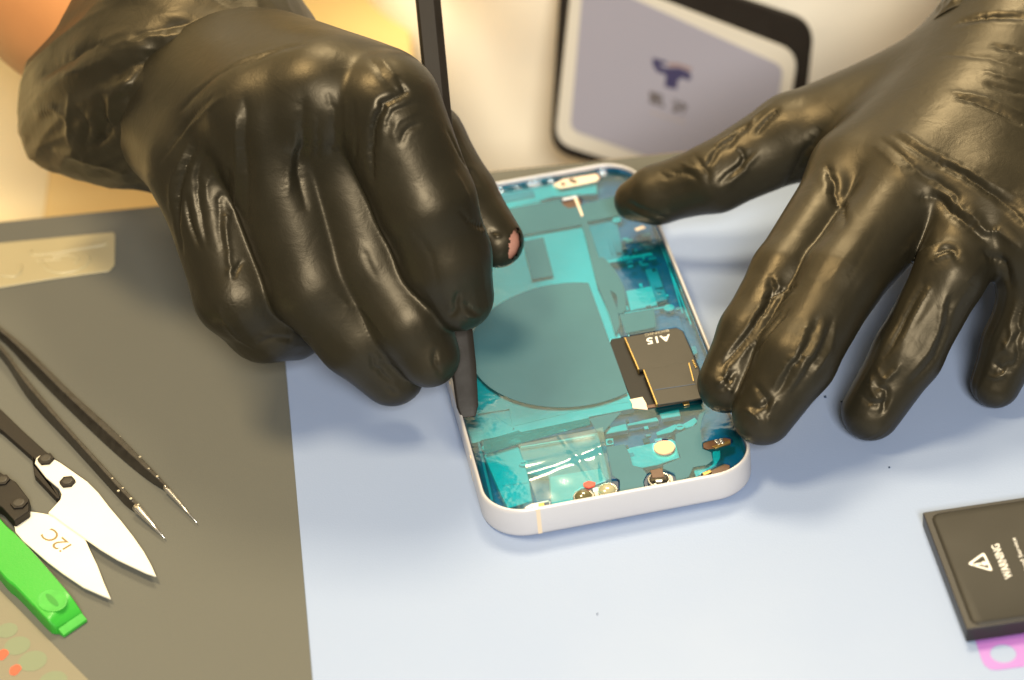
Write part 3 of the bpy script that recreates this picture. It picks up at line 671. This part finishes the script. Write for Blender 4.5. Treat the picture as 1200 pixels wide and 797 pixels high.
# on the film: the opaque slate sheet with the charging coil
T0 = FZ+.04
a_ = W(643, 477, T0); b_ = W(672, 331, T0); c_ = W(560, 440, T0)
A2 = np.array([2*(b_-a_)[:2], 2*(c_-a_)[:2]]); B2 = np.array([b_[:2]@b_[:2]-a_[:2]@a_[:2], c_[:2]@c_[:2]-a_[:2]@a_[:2]])
cc = np.linalg.solve(A2, B2); cr = np.linalg.norm(cc-a_[:2])
print('coil', cc, cr)
th = np.linspace(0, 2*math.pi, 120, endpoint=False); Pd = np.c_[cc[0]+cr*np.cos(th), cc[1]+cr*np.sin(th), np.full(120, T0)]
xx = pc*Pd[:, 0]+ps*Pd[:, 1]; yy = -ps*Pd[:, 0]+pc*Pd[:, 1]
lim = W(716, 405, T0); lx = pc*lim[0]+ps*lim[1]
xx = np.clip(xx, -33, lx); MB().prism(np.array([pl(x, y, T0) for x, y in zip(xx, yy)]), .02).build('charging_coil', M_slate, ph)
SL = M_slate
part('graphite_sheet', ZA((268, 196), (470, 160), (480, 182), (500, 192), (530, 186), (550, 178), (660, 150), (690, 215), (548, 242), (545, 250), (330, 288)), T0, .02, SL, 0)
part('graphite_sheet', ZA((528, 190), (545, 182), (600, 350), (612, 385), (640, 470), (668, 540), (680, 600), (664, 640), (640, 560), (598, 458), (560, 300)), T0+.05, .02, SL, 0)
part('graphite_sheet', ZA((600, 378), (630, 372), (690, 460), (700, 545), (672, 560), (668, 500), (636, 470)), T0+.02, .02, SL, 0, 40)
part('label_print', ZA((338, 308), (410, 294), (446, 430), (370, 443)), T0, .02, SL, 0)
part('graphite_sheet', ZA((676, 566), (800, 545), (806, 610), (760, 620), (700, 632)), T0, .02, SL, 0)
part('graphite_sheet', Z6((60, 250), (180, 232), (215, 300), (232, 372), (300, 392), (330, 430), (305, 480), (318, 545), (150, 575), (150, 470), (100, 440)), T0, .02, SL, 0)
part('graphite_sheet', Z6((520, 165), (660, 100), (680, 30), (720, 10), (700, 60), (688, 130), (700, 205), (700, 262), (760, 285), (770, 340), (730, 370), (640, 385), (610, 450), (530, 480), (515, 425), (440, 395), (440, 370), (555, 322), (528, 245)), T0+.04, .02, SL, 0)
part('graphite_sheet', Z5((740, 60), (870, 30), (960, 15), (900, 80), (840, 150), (790, 140)), T0, .02, SL, 0)
part('graphite_sheet', Z5((30, 210), (270, 140), (290, 150), (740, 55), (752, 100), (280, 225), (50, 300)), T0, .06, film_mat('veil_film', (.55, .80, .80), (.1, .36, .40), .35, gl=.03), 0)
# things showing through the holes
part('earpiece', ZH((30, 130), (70, 107), (214, 84), (228, 100), (213, 116), (60, 146)), FZ+.3, .9, M_cpad, .2)
for x, y in ((60, 128), (95, 112), (108, 118)): part('earpiece_scratch', ZH((x, y), (x+12, y-8), (x+26, y+2), (x+10, y+10)), FZ+.38, .1, M_brown, 0)
disc('sensor_well', ZH((108, 208))[0], 2.9, FZ-.6, 1.4, M_brown, ry=3.6)
part('sensor_lip', ZH((68, 190), (128, 178), (132, 184), (72, 196)), FZ+.15, .5, M_chip, .1)
part('ribbon', ZH((118, 190), (130, 186), (158, 262), (150, 268)), FZ+.22, .1, M_cpad, 0)
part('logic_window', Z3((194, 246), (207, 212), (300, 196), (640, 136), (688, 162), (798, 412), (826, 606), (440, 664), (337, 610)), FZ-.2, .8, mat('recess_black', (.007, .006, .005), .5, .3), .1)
part('fpc_label', Z3((300, 200), (640, 136), (685, 158), (790, 410), (815, 600), (515, 648), (425, 412), (392, 415)), FZ+1.3, .9, M_chipblk, .15)
part('fpc_edge', Z3((293, 202), (302, 199), (396, 413), (386, 418)), FZ+1.28, 1.6, M_gold, .08)
part('fpc_flap', Z3((426, 414), (728, 368), (758, 490), (774, 515), (810, 606), (515, 650)), FZ+1.9, .5, M_chipblk, .15)
part('fpc_edge', Z3((418, 418), (427, 413), (518, 646), (508, 650)), FZ+1.88, 1.1, M_gold, .08)
part('fpc_crease', Z3((498, 549), (768, 510), (770, 514), (500, 554)), FZ+1.96, .1, M_deep, 0)
part('fpc_edge', Z3((720, 372), (729, 368), (760, 490), (752, 492)), FZ+1.95, .4, M_gold, .05)
part('board_edge', Z3((440, 655), (780, 598), (790, 612), (450, 672)), FZ+.35, .5, M_brown, .1)
for k in range(5): part('contact', Z3((745+k*5, 352+k*11), (756+k*5, 349+k*11), (759+k*5, 356+k*11), (748+k*5, 359+k*11)), FZ+1.6, .3, M_gold, .03)
part('contact', Z3((680, 632), (722, 622), (730, 645), (690, 652)), FZ+.6, .5, M_gold, .1)
part('contact', Z3((648, 622), (670, 616), (674, 630), (652, 636)), FZ+.5, .4, M_gold, .1)
part('adhesive_pad', Z3((330, 615), (415, 598), (440, 640), (450, 682), (350, 672), (345, 640)), FZ+.25, .3, M_cpad, .05)
text('printed_name', 'A15', Z3((597, 180))[0], Z3((438, 208))[0], Z3((608, 222))[0], AT(FZ+1.3), .04, M_white, ph, .02)
text('printed_name', 'BIONIC', Z3((588, 148))[0], Z3((428, 181))[0], Z3((593, 162))[0], AT(FZ+1.3), .04, mat('dim_print', (.42, .38, .28), .5), ph)
disc('copper_pad', Z6((447, 250))[0], 2.75, FZ-.1, .5, M_copper)
# lenses
def lens(px, r, hgt, m_dome, seed=0):
    c = W(*px, FZ); o = MB().prism(circle(c+[0, 0, .2], r, 36), 1.6).build('camera_lens', M_deep, ph, bevel=.2)
    rings = [circle(c+[0, 0, .2+hgt*math.sin(a)], r*.86*math.cos(a)+.02, 32) for a in np.linspace(0, 1.5, 9)]
    V, F = loft(rings); d = obj('lens_dome', V, F, m_dome, o, smooth=True)
    V, F = loft([circle(c+[0, 0, .22], r*.98, 36), circle(c+[0, 0, .55], r*.96, 36), circle(c+[0, 0, .55], r*.84, 36), circle(c+[0, 0, .2], r*.82, 36)], False, False)
    obj('lens_ring', V, F, M_steel, o, smooth=True)
M_olive = mat('olive_glass', (.12, .105, .045), .12, .6, coat=1)
M_olive2 = mat('pale_olive_glass', (.36, .34, .20), .2, .6, coat=1)
part('camera_well', Z5((640, 592), (645, 560), (690, 525), (735, 522), (800, 494), (890, 470), (938, 474), (940, 540), (780, 596), (700, 618)), FZ-.5, .8, M_deep, .1)
lens(Z5((706, 588))[0], 2.75, 1.7, M_olive); lens(Z5((864, 544))[0], 2.7, 1.3, M_olive2)
part('red_sticker', Z5((702, 490), (738, 474), (786, 484), (780, 508), (738, 522), (706, 512)), FZ+.8, .5, M_red, .15)
part('bracket', Z5((775, 545), (800, 542), (815, 600), (788, 604)), FZ+.7, .4, M_cpad, .1)
part('bracket', Z5((765, 525), (800, 515), (806, 540), (770, 548)), FZ+.6, .4, M_chip, .1)
disc('lens_socket', Z6((420, 478))[0], 4.3, FZ-.4, .9, M_deep)
lens(Z6((412, 474))[0], 3.0, .7, M_glass)
part('brown_flex', Z6((352, 405), (432, 388), (440, 420), (445, 448), (368, 455)), FZ+1.0, .4, M_brown, .1)
part('bracket', Z6((478, 430), (500, 445), (512, 505), (495, 510)), FZ+.4, .4, M_cpad, .1)
part('slot', Z6((703, 222), (742, 207), (850, 187), (892, 197), (888, 230), (742, 265), (708, 253)), FZ-.4, .6, M_brown, .1)
for x, y in ((795, 206), (826, 200), (810, 222), (835, 216)): disc('screw', Z6((x, y))[0], .55, FZ+.5, .8, M_steel)
part('contact', Z6((765, 244), (880, 205), (892, 218), (790, 256)), FZ+.35, .4, M_gold, .1)
part('slot', Z6((692, 425), (760, 397), (850, 360), (885, 372), (882, 398), (760, 437), (702, 445)), FZ-.4, .6, M_brown, .1)
part('contact', Z6((698, 422), (752, 400), (764, 416), (712, 440)), FZ+.3, .5, M_gold, .12)
part('screw_plate', Z5((312, 652), (360, 626), (470, 604), (484, 616), (478, 652), (322, 678)), FZ+.1, .6, M_white, .12)
part('contact', Z5((400, 626), (440, 618), (446, 640), (406, 648)), FZ+.4, .4, M_gold, .1)
part('slot', Z5((440, 620), (476, 610), (478, 636), (448, 642)), FZ+.3, .3, M_deep, .05)
disc('screw', Z5((384, 640))[0], .9, FZ+.6, .6, M_steel)
part('clip', ZH((374, 318), (410, 304), (424, 314), (384, 328)), FZ+.2, .4, M_cpad, .1)
# loose clear film over the lower corner, creased
def grid_film(name, c4, nx, ny, zf, m):
    V = []; F = []
    a, b, c, d = [np.array(p, float) for p in c4]
    for j in range(ny+1):
        for i in range(nx+1):
            u, v = i/nx, j/ny; p = a*(1-u)*(1-v)+b*u*(1-v)+c*u*v+d*(1-u)*v
            V.append(inner([W(p[0], p[1], FZ)], FZ+zf(u, v))[0])
    for j in range(ny):
        for i in range(nx): q = j*(nx+1)+i; F.append([q, q+1, q+nx+2, q+nx+1])
    return obj(name, np.array(V), np.array(F), m, ph, smooth=True)
def zf(u, v):
    r = lambda x0, y0, x1, y1, w: math.exp(-(((u-x0)*(y1-y0)-(v-y0)*(x1-x0))/math.hypot(x1-x0, y1-y0)/w)**2)
    return .35+.55*r(.5, .4, 1, .3, .06)+.4*r(.55, .15, .8, .9, .05)+.35*r(0, .35, 1, .28, .05)*(v < .6)+.3*vnoise(np.array([u*5]), np.array([v*5]), 4)[0]+.5*max(0, .22-v)*max(0, u-.2)+.9*r(.93, .0, .9, 1, .05)*v
grid_film('loose_film', Z5((270, 240), (835, 130), (905, 560), (400, 640)), 46, 40, zf, M_clear)

# ------------------------------------------------------------------ tools on the grey mat
Q = lambda *p: [(x/3.067, 380+y/3.067) for x, y in p]      # image points read off enlarged views
R8 = lambda *p: [(x/2.514, 480+y/2.514) for x, y in p]
R5 = lambda *p: [(x/4.045, 600+y/4.045) for x, y in p]
tw = thing('tweezers', W(60, 440, -.7), 'open black tweezers with bare steel points lying above the white bladed snips', 'tweezers')
def leg(top, bot, tipw, mtl):
    n = 26; A = spline(top, n); B = spline(bot, n); V = []
    for i in range(n):
        z = 4.6-2.6*i/(n-1)
        a = W(*A[i], z); m2 = A[i]*.62+B[i]*.38; b = W(*m2, z-.2); c = W(*B[i], -.55); d = c*[1, 1, 0]+[0, .3, -.55]+(a-b)*[1, 1, 0]
        V.append(np.array([a, b, c, d]))
    V, F = loft(V); return obj('arm', V, F, mtl, tw, bevel=.25)
M_tweez = mat('worn_black_coating', (.028, .024, .018), .42, .5, var=.5, vscale=500, rvar=.1)
l1 = leg([(-40, 352)]+Q((0, 12), (100, 95), (250, 243), (400, 378), (530, 508), (607, 592)), [(-40, 372)]+Q((0, 62), (100, 168), (220, 290), (400, 460), (520, 560), (594, 606)), 0, M_tweez)
l2 = leg([(-40, 368)]+Q((0, 80), (80, 180), (200, 325), (330, 468), (430, 578), (502, 655)), [(-40, 385)]+Q((0, 128), (100, 278), (250, 440), (400, 606), (450, 660), (486, 684)), 0, M_tweez)
def point(parent, a, b, tip, z0):
    pa, pb, pt = W(*a, z0), W(*b, z0-.9), W(*tip, .3); c = (pa+pb)/2; d = np.linalg.norm(pa-pb)/2
    u = pt-c; u /= np.linalg.norm(u); x = np.cross(u, (0, 0, 1)); x /= np.linalg.norm(x); y = np.cross(x, u)
    V, F = loft([circle(c-u*1.5, d*.9, 12, x, y), circle(c, d*.9, 12, x, y), circle(c*.5+pt*.5, d*.5, 12, x, y), circle(pt, .12, 12, x, y)]); obj('steel_point', V, F, M_steel, parent, smooth=True)
point(l1, *Q((608, 594), (592, 606), (704, 716)), 1.7); point(l2, *Q((504, 657), (484, 684), (588, 772)), 1.7)
for L_, pts in ((l1, ((588, 582), (560, 548), (530, 520), (498, 478), (425, 405))), (l2, ((492, 650), (465, 628), (436, 590), (420, 600), (398, 555), (375, 530)))):
    for i, p in enumerate(Q(*pts)): MB().prism(circle(W(*p, 2.55), .28+.1*(i % 2), 8), .3).build('chipped_spot', M_steel, L_)

sn = thing('thread_snips', W(60, 600, -.7), 'open thread snips with white blades and black handles, beside the green pry bar', 'scissors')
BZ = 2.2
up_b = R8((97, 158), (101, 143), (114, 134), (140, 138), (175, 158), (252, 212), (285, 245), (318, 288), (352, 328), (388, 374), (420, 420), (442, 460), (456, 492), (425, 482), (340, 442), (290, 412), (245, 380), (195, 345), (150, 312), (136, 305), (152, 288), (172, 266), (176, 250), (168, 232), (130, 200))
lo_b = R8((36, 344), (45, 330), (80, 300), (120, 306), (150, 312), (195, 345), (245, 380), (262, 418), (282, 460), (302, 512), (322, 559), (290, 546), (240, 524), (180, 484), (135, 450), (100, 420), (62, 388), (40, 362))
MB().prism(pxpoly(lo_b, BZ-.8)[::-1], .9, (0, 0, 1)).build('blade', M_ceram, sn, bevel=.3)
MB().prism(pxpoly(up_b, BZ)[::-1], .9, (0, 0, 1)).build('blade', M_ceram, sn, bevel=.3)
MB().prism(pxpoly([(-30, 455)]+R8((0, 2), (60, 60), (128, 122), (160, 146), (252, 210), (240, 222), (190, 190), (150, 160), (110, 150), (98, 165), (130, 205), (166, 240), (172, 262), (160, 262), (96, 195), (88, 140), (0, 62))+[(-30, 485)], BZ-.95)[::-1], 2.0).build('handle', M_black, sn, bevel=.35)
MB().prism(pxpoly([(-40, 520)]+R8((0, 188), (42, 214), (80, 264), (80, 300), (36, 330), (0, 290))+[(-40, 570)], BZ+1.4)[::-1], 3.4).build('handle', M_black, sn, bevel=.4)
def nut(px, z, r, m1=M_black):
    c = W(*px, z); o = MB().prism(circle(c, r, 6), 1.0).build('nut', M_black, sn, bevel=.12)
    V, F = loft([circle(c+[0, 0, .08], r*.62, 20), circle(c+[0, 0, .12], r*.5, 20), circle(c+[0, 0, -.2], r*.42, 20)]); obj('screw_end', V, F, M_tweez, o)
nut(R8((129, 144))[0], BZ+.8, 2.3); nut(R8((193, 211))[0], BZ+.8, 2.2); nut(R8((50, 275))[0], BZ+1.9, 2.4); nut(R8((0, 207))[0], BZ+1.9, 2.2)
text('etched_mark', 'i2C', R5((334, 160))[0], R5((240, 78))[0], R5((272, 198))[0], AT(BZ-.8), .03, M_etch, sn)

gp = thing('pry_bar', W(40, 680, -.7), 'bright green nylon pry bar with a thumb notch near its worn chisel end', 'pry bar')
n = 24
At = spline([(-40, 560)]+R5((0, 40), (60, 98), (165, 208), (270, 328), (330, 400), (382, 478)), n); Bt = spline([(-40, 622)]+R5((0, 300), (60, 355), (130, 428), (190, 492), (225, 525), (262, 560)), n)
rings = []
for i in range(n):
    u = i/(n-1); z = 3.8 if u < .82 else 3.8-2.6*(u-.82)/.18
    a = W(*At[i], z); b = W(*Bt[i], z); m_ = (a+b)/2
    rings.append(np.array([a*[1, 1, 0]+[0, 0, z-.5], a*.93+m_*.07+[0, 0, .0], a*.5+b*.5+[0, 0, .25*(u < .8)], b*.93+m_*.07, b*[1, 1, 0]+[0, 0, z-.5], b*[1, 1, 0]+[0, 0, -.65], a*[1, 1, 0]+[0, 0, -.65]]))
V, F = loft(rings); obj('bar', V, F, M_green, gp, smooth=False, bevel=.2)
t0, t1 = rings[-1][1], rings[-1][3]; o0 = (rings[-1][0]-rings[-2][0]); o0 = o0*[1, 1, 0]; o0 = o0/np.linalg.norm(o0)*2.2
V = [t0+[0, 0, -.05], t1+[0, 0, -.05], t1+o0*1.0+[0, 0, -.95], t0+o0*1.0+[0, 0, -.95], rings[-1][6], rings[-1][5], t1*[1, 1, 0]+o0*1.0+[0, 0, -.65], t0*[1, 1, 0]+o0*1.0+[0, 0, -.65]]
obj('chisel_end', V, [[0, 1, 2, 3], [4, 5, 6, 7], [3, 2, 6, 7], [0, 3, 7, 4], [1, 2, 6, 5], [0, 1, 5, 4]], M_greenw, gp, bevel=.15)
c0, c1 = R5((205, 388)), R5((272, 458)); ca, cb = W(*c0[0], 4.0), W(*c1[0], 4.0); ee = (cb-ca)/np.linalg.norm(cb-ca); fn = np.array([-ee[1], ee[0], 0])
V, F = loft([circle((ca+cb)/2+[0, 0, .05], 4.6, 40, ee, fn, 3.6), circle((ca+cb)/2+[0, 0, .09], 4.1, 40, ee, fn, 3.2), circle((ca+cb)/2+[0, 0, -.02], 3.4, 40, ee, fn, 1.2)]); obj('thumb_notch', V, F, M_greenw, gp, smooth=False)
V, F = loft([circle((ca+cb)/2+[0, 0, .12], 3.0, 30, ee, fn, .8), circle((ca+cb)/2+[0, 0, .02], 2.6, 30, ee, fn, .5)]); obj('notch_groove', V, F, mat('dark_green', (.02, .25, .02), .5), gp)

cz = -.45
P = np.array([W(0, 695, cz), W(104, 801, cz), W(60, 860, cz), W(-120, 860, cz), W(-120, 640, cz)]); P[0] = W(-14, 681, cz)
cdv = MB().prism(np.array([P[0], P[1], P[2], P[3], P[4]])[::-1], .25).build('printed_card', M_card, bevel=0)
tag(cdv, 'tan card printed with pale green discs and red drops, below the green pry bar', 'card')
for x, y, r in ((6, 740, 2.7), (18, 758, 3.3), (36, 776, 3.6), (60, 800, 3.6)): MB().prism(circle(W(x, y, cz+.06), r, 32), .05).build('printed_disc', M_mint, cdv)
for x, y in ((0, 768), (15, 786)): MB().prism(pxpoly(closed_spline([(x-6, y+5), (x-5, y-2), (x+3, y-6), (x+8, y-2), (x+5, y+3), (x, y+7)], 24), cz+.1)[::-1], .06).build('printed_drop', M_redp, cdv)

st = MB().prism(pxpoly([(-60, 290), (0, 284), (131, 271.5), (133, 274), (132.5, 310), (126, 317), (95, 321), (90, 322), (60, 326), (0, 336), (-60, 345)], -.1)[::-1], .5).build('plastic_strip', M_strip, bevel=.2)
tag(st, 'shiny embossed plastic strip lying at the back of the grey mat', 'strip')
for pts, w in ((((34, 292), (36, 298), (60, 296), (84, 292), (120, 286), (121, 283)), .5), (((46, 306), (54, 315), (68, 319), (84, 317), (96, 312), (102, 304), (100, 299)), .7), (((60, 300), (78, 298), (90, 302), (86, 308)), .5), (((0, 322), (14, 323), (21, 318), (22, 310)), .7), (((40, 305), (70, 303)), .4)):
    Cc = spline(pts, 30); R = []
    for i, p in enumerate(Cc):
        c = W(*p, 0); q = W(*Cc[min(i+1, 29)], 0)-W(*Cc[max(i-1, 0)], 0); q /= np.linalg.norm(q)+1e-9; R.append(circle(c+[0, 0, -.12], w, 8, np.cross(q, (0, 0, 1)), (0, 0, 1), w*.6))
    V, F = loft(R); obj('embossing', V, F, M_strip, st, smooth=True)

# ------------------------------------------------------------------ the spare battery
bt = thing('phone_battery', W(1135, 750, 0), 'flat black battery with white warning triangle and pink pull tab on the blue pad', 'battery')
HB = 4.6; a = W(1083, 601, HB); b = W(1135, 739, HB)
yd = (a-b)/np.linalg.norm(a-b); xd = np.array([yd[1], -yd[0], 0]); Lb = np.linalg.norm(a-b)
MB().prism(np.array([b, b+xd*96, a+xd*96, a]), HB-.15).build('casing', M_bedge, bt, bevel=.35)
ins = lambda x, y, z: b+xd*x+yd*y+[0, 0, z]
def rr2(x0, y0, x1, y1, r, z, n=8):
    P = []
    for cx_, cy_, s0 in ((x1-r, y1-r, 0), (x0+r, y1-r, 90), (x0+r, y0+r, 180), (x1-r, y0+r, 270)):
        for t in np.radians(np.linspace(s0, s0+90, n)): P.append(ins(cx_+r*math.cos(t), cy_+r*math.sin(t), z))
    return np.array(P)
V, F = loft([rr2(1.6, .7, 95, Lb-1.4, 2.4, .02), rr2(1.8, .9, 94.8, Lb-1.6, 2.4, .35), rr2(2.5, 1.6, 94, Lb-2.2, 2.2, .62)], False, True); obj('foil_pouch', V, F, M_batt, bt, smooth=True)
Z7 = lambda x, y: (1040+x/3.225, 550+y/3.225)
BT = AT(HB+.63)
text('printed_warning', 'WARNING', Z7(482, 411), Z7(428, 283), Z7(452, 420), BT, .03, M_white, bt, .012)
text('printed_warning', 'Authorized Service', (1217.5, 693), (1192, 631), (1212.9, 694.2), BT, .03, M_white, bt)
tri = np.array([Z7(308, 362), Z7(372, 316), Z7(407, 390)]); ctr = tri.mean(0)
def rt(k, n=7):
    P = ctr+(tri-ctr)*k; out = []
    for i in range(3):
        p, q, r_ = P[i-1], P[i], P[(i+1) % 3]
        u0 = q+(p-q)*.16; u1 = q+(r_-q)*.16
        for t in np.linspace(0, 1, n): out.append((1-t)**2*u0+2*t*(1-t)*q+t*t*u1)
    return np.array([BT(*p) for p in out])
o_, i_ = rt(1)+[0, 0, .03], rt(.70)+[0, 0, .03]; V, F = loft([o_-[0, 0, .03], o_, i_, i_-[0, 0, .03]], False, False); obj('warning_triangle', V, F, M_white, bt)
MB().prism(np.array([BT(*Z7(332, 361)), BT(*Z7(333, 368)), BT(*Z7(362, 363)), BT(*Z7(361, 357))])+[0, 0, .03], .03).build('exclamation_mark', M_white, bt)
MB().prism(circle(BT(*Z7(374, 359))+[0, 0, .03], .75, 12), .03).build('exclamation_mark', M_white, bt)
# pull tab with its round hole, lying on the pad
tz = .12; C0 = W(1178, 767.5, tz)
outl = pxpoly([(1144, 748), (1147, 757), (1152, 773), (1156, 781), (1163, 786), (1172, 786.5), (1230, 779), (1222, 740), (1150, 744)], tz)
def ringpoly(outl, c, r, n=72):
    O = []; I = []
    for t in np.arange(n)*2*math.pi/n:
        d = np.array([math.cos(t), math.sin(t), 0]); best = None
        for p, q in zip(outl, np.roll(outl, -1, 0)):
            e = q-p; den = d[0]*e[1]-d[1]*e[0]
            if abs(den) < 1e-9: continue
            w = p-c; s = (w[0]*e[1]-w[1]*e[0])/den; v = (w[0]*d[1]-w[1]*d[0])/den
            if s > 0 and -1e-6 <= v <= 1+1e-6 and (best is None or s < best): best = s
        O.append(c+d*best); I.append(c+d*r)
    return np.array(O), np.array(I)
O_, I_ = ringpoly(outl, C0, 3.1); dn = np.array([0, 0, .1]); V, F = loft([O_-dn, O_, I_, I_-dn], False, False); obj('pull_tab', V, F, M_pink, bt)

# ------------------------------------------------------------------ badge hanging on the coat
bn = np.array([0, -1, .10]); bn /= np.linalg.norm(bn); bp0 = np.array([70., 180., -40.])
BP = lambda off: (lambda x, y: WP(x, y, bp0+bn*off, bn))
bd = thing('name_badge', BP(0)(790, 180), 'white bordered badge in a black holder hanging on the white coat', 'badge')
def slab(name, quad, off, h, r, m, bevel, n=10):
    q = np.array([BP(off)(x, y) for x, y in quad]); P = []
    for i in range(4):
        p, c, w = q[i-1], q[i], q[(i+1) % 4]; u0 = c+(p-c)/np.linalg.norm(p-c)*r; u1 = c+(w-c)/np.linalg.norm(w-c)*r
        for t in np.linspace(0, 1, n): P.append((1-t)**2*u0+2*t*(1-t)*c+t*t*u1)
    return MB().prism(np.array(P), h, bn).build(name, m, bd, bevel=bevel)
slab('holder', [(660, -70), (645, 178), (930, 262), (955, 28)], 0, 3.2, 8, M_black, .6)
slab('border', [(672, -40), (650, 168), (905, 248), (936, 62)], .6, 1.0, 7, M_badgew, .4)
slab('card', [(684, -28), (668, 152), (895, 232), (918, 78)], 1.0, .6, 3.5, M_badge, .1)
ZL = lambda *p: [(740+x/7.97, 50+y/7.97) for x, y in p]
def flat(name, pts, m, off=1.06): return MB().prism(np.array([BP(off)(x, y) for x, y in pts]), .04, bn).build(name, m, bd)
flat('emblem', ZL((195, 140), (330, 178), (322, 205), (255, 200), (300, 235), (370, 235), (450, 235), (545, 275), (560, 330), (530, 358), (480, 325), (435, 350), (420, 440), (310, 412), (322, 300), (240, 275), (200, 215)), M_logo)
flat('emblem', ZL((335, 190), (440, 195), (560, 235), (562, 268), (450, 226), (350, 224)), M_logor, 1.12)
text('badge_lettering', '凯', ZL((165, 570))[0], ZL((305, 615))[0], ZL((168, 445))[0], BP(1.06), .04, M_glyph, bd, .025, up=bn)
text('badge_lettering', '波', ZL((375, 645))[0], ZL((520, 692))[0], ZL((380, 520))[0], BP(1.06), .04, M_glyph, bd, .025, up=bn)
flat('badge_line', ZL((175, 640), (505, 742), (503, 756), (173, 654)), mat('faint_print', (.36, .32, .30), .5))

# ------------------------------------------------------------------ behind the person
sz = -42.
sx = WP(60, 190, (0, 0, sz), (0, 0, 1))[0]
cb_ = thing('side_table', (-180, 260, -320), 'plain yellow wooden side table behind the work table, beside the person', 'table')
MB().box((-520, 100, sz-22), (-40, 440, sz)).build('table_top', M_panel, cb_, bevel=2)
for x in (-505, -60):
    for y in (115, 420): MB().box((x-14, y-14, -320), (x+14, y+14, sz-22)).build('leg', M_panel, cb_, bevel=1)
pst = MB().box((-500, 104, sz), (sx, 436, sz+1.2)).build('paper_sheet', M_cream, bevel=.3); tag(pst, 'plain cream sheet lying on the yellow side table', 'paper')
wl = MB().box((-900, 520, -320), (900, 540, 700)).build('wall', M_cream); tag(wl, 'cream painted wall behind the person', 'wall', kind='structure')
fl = MB().box((-900, -900, -330), (900, 540, -320)).build('floor', mat('floor_lino', (.35, .30, .24), .6, var=.1, vscale=4)); tag(fl, kind='structure')

# the table top and what lies on it sit 1.7 below the phone's floor
for o in list(COL.objects):
    if o.parent is None and o.name.split('.')[0] in ('table', 'work_mat', 'repair_pad', 'tweezers', 'thread_snips', 'pry_bar', 'printed_card', 'plastic_strip', 'phone_battery'):
        o.location = o.location+Vector((0, 2.17*S, -1.7*S))
for x, y, r in ((967, 465, .35), (986, 471, .22), (1042, 548, .18), (700, 720, .12)):
    c = W(x, y, -1.6); o = MB().prism(circle(c+[0, 0, .2], r, 7)+rng.uniform(-.12, .12, (7, 3)), .28).build('crumb', M_deep)
    tag(o, 'tiny dark crumb lying on the pale blue pad', 'crumb', 'crumbs on the blue pad')

# ------------------------------------------------------------------ light
wd = bpy.data.worlds.new('World'); scene.world = wd; wd.use_nodes = True
wd.node_tree.nodes['Background'].inputs[0].default_value = (1.0, .93, .82, 1); wd.node_tree.nodes['Background'].inputs[1].default_value = .17
def area(loc, tgt, size, e, col, sy=None):
    l = bpy.data.lights.new('area_light', 'AREA'); l.size = size*S; l.energy = e; l.color = col
    if sy: l.shape = 'RECTANGLE'; l.size_y = sy*S
    o = bpy.data.objects.new('area_light', l); COL.objects.link(o); o.location = Vector(np.array(loc, float)*S)
    o.rotation_euler = (Vector(np.array(tgt, float)*S)-o.location).to_track_quat('-Z', 'Y').to_euler(); return o
area((60, 650, 1050), (0, 0, 0), 360, 9.5, (1, .83, .54), 240)
area((-420, 100, 1150), (0, 60, 0), 280, 11, (1, .77, .44))
area((160, -1900, 1500), (60, 110, 40), 600, 58, (1, .94, .84))  # added fill from the camera side, brightens the coat and phone front
scene.view_settings.view_transform = 'Standard'; scene.view_settings.look = 'None'
scene.view_settings.exposure = 0.0
scene.cycles.max_bounces = 8; scene.cycles.transparent_max_bounces = 12; scene.cycles.caustics_refractive = False; scene.cycles.caustics_reflective = False
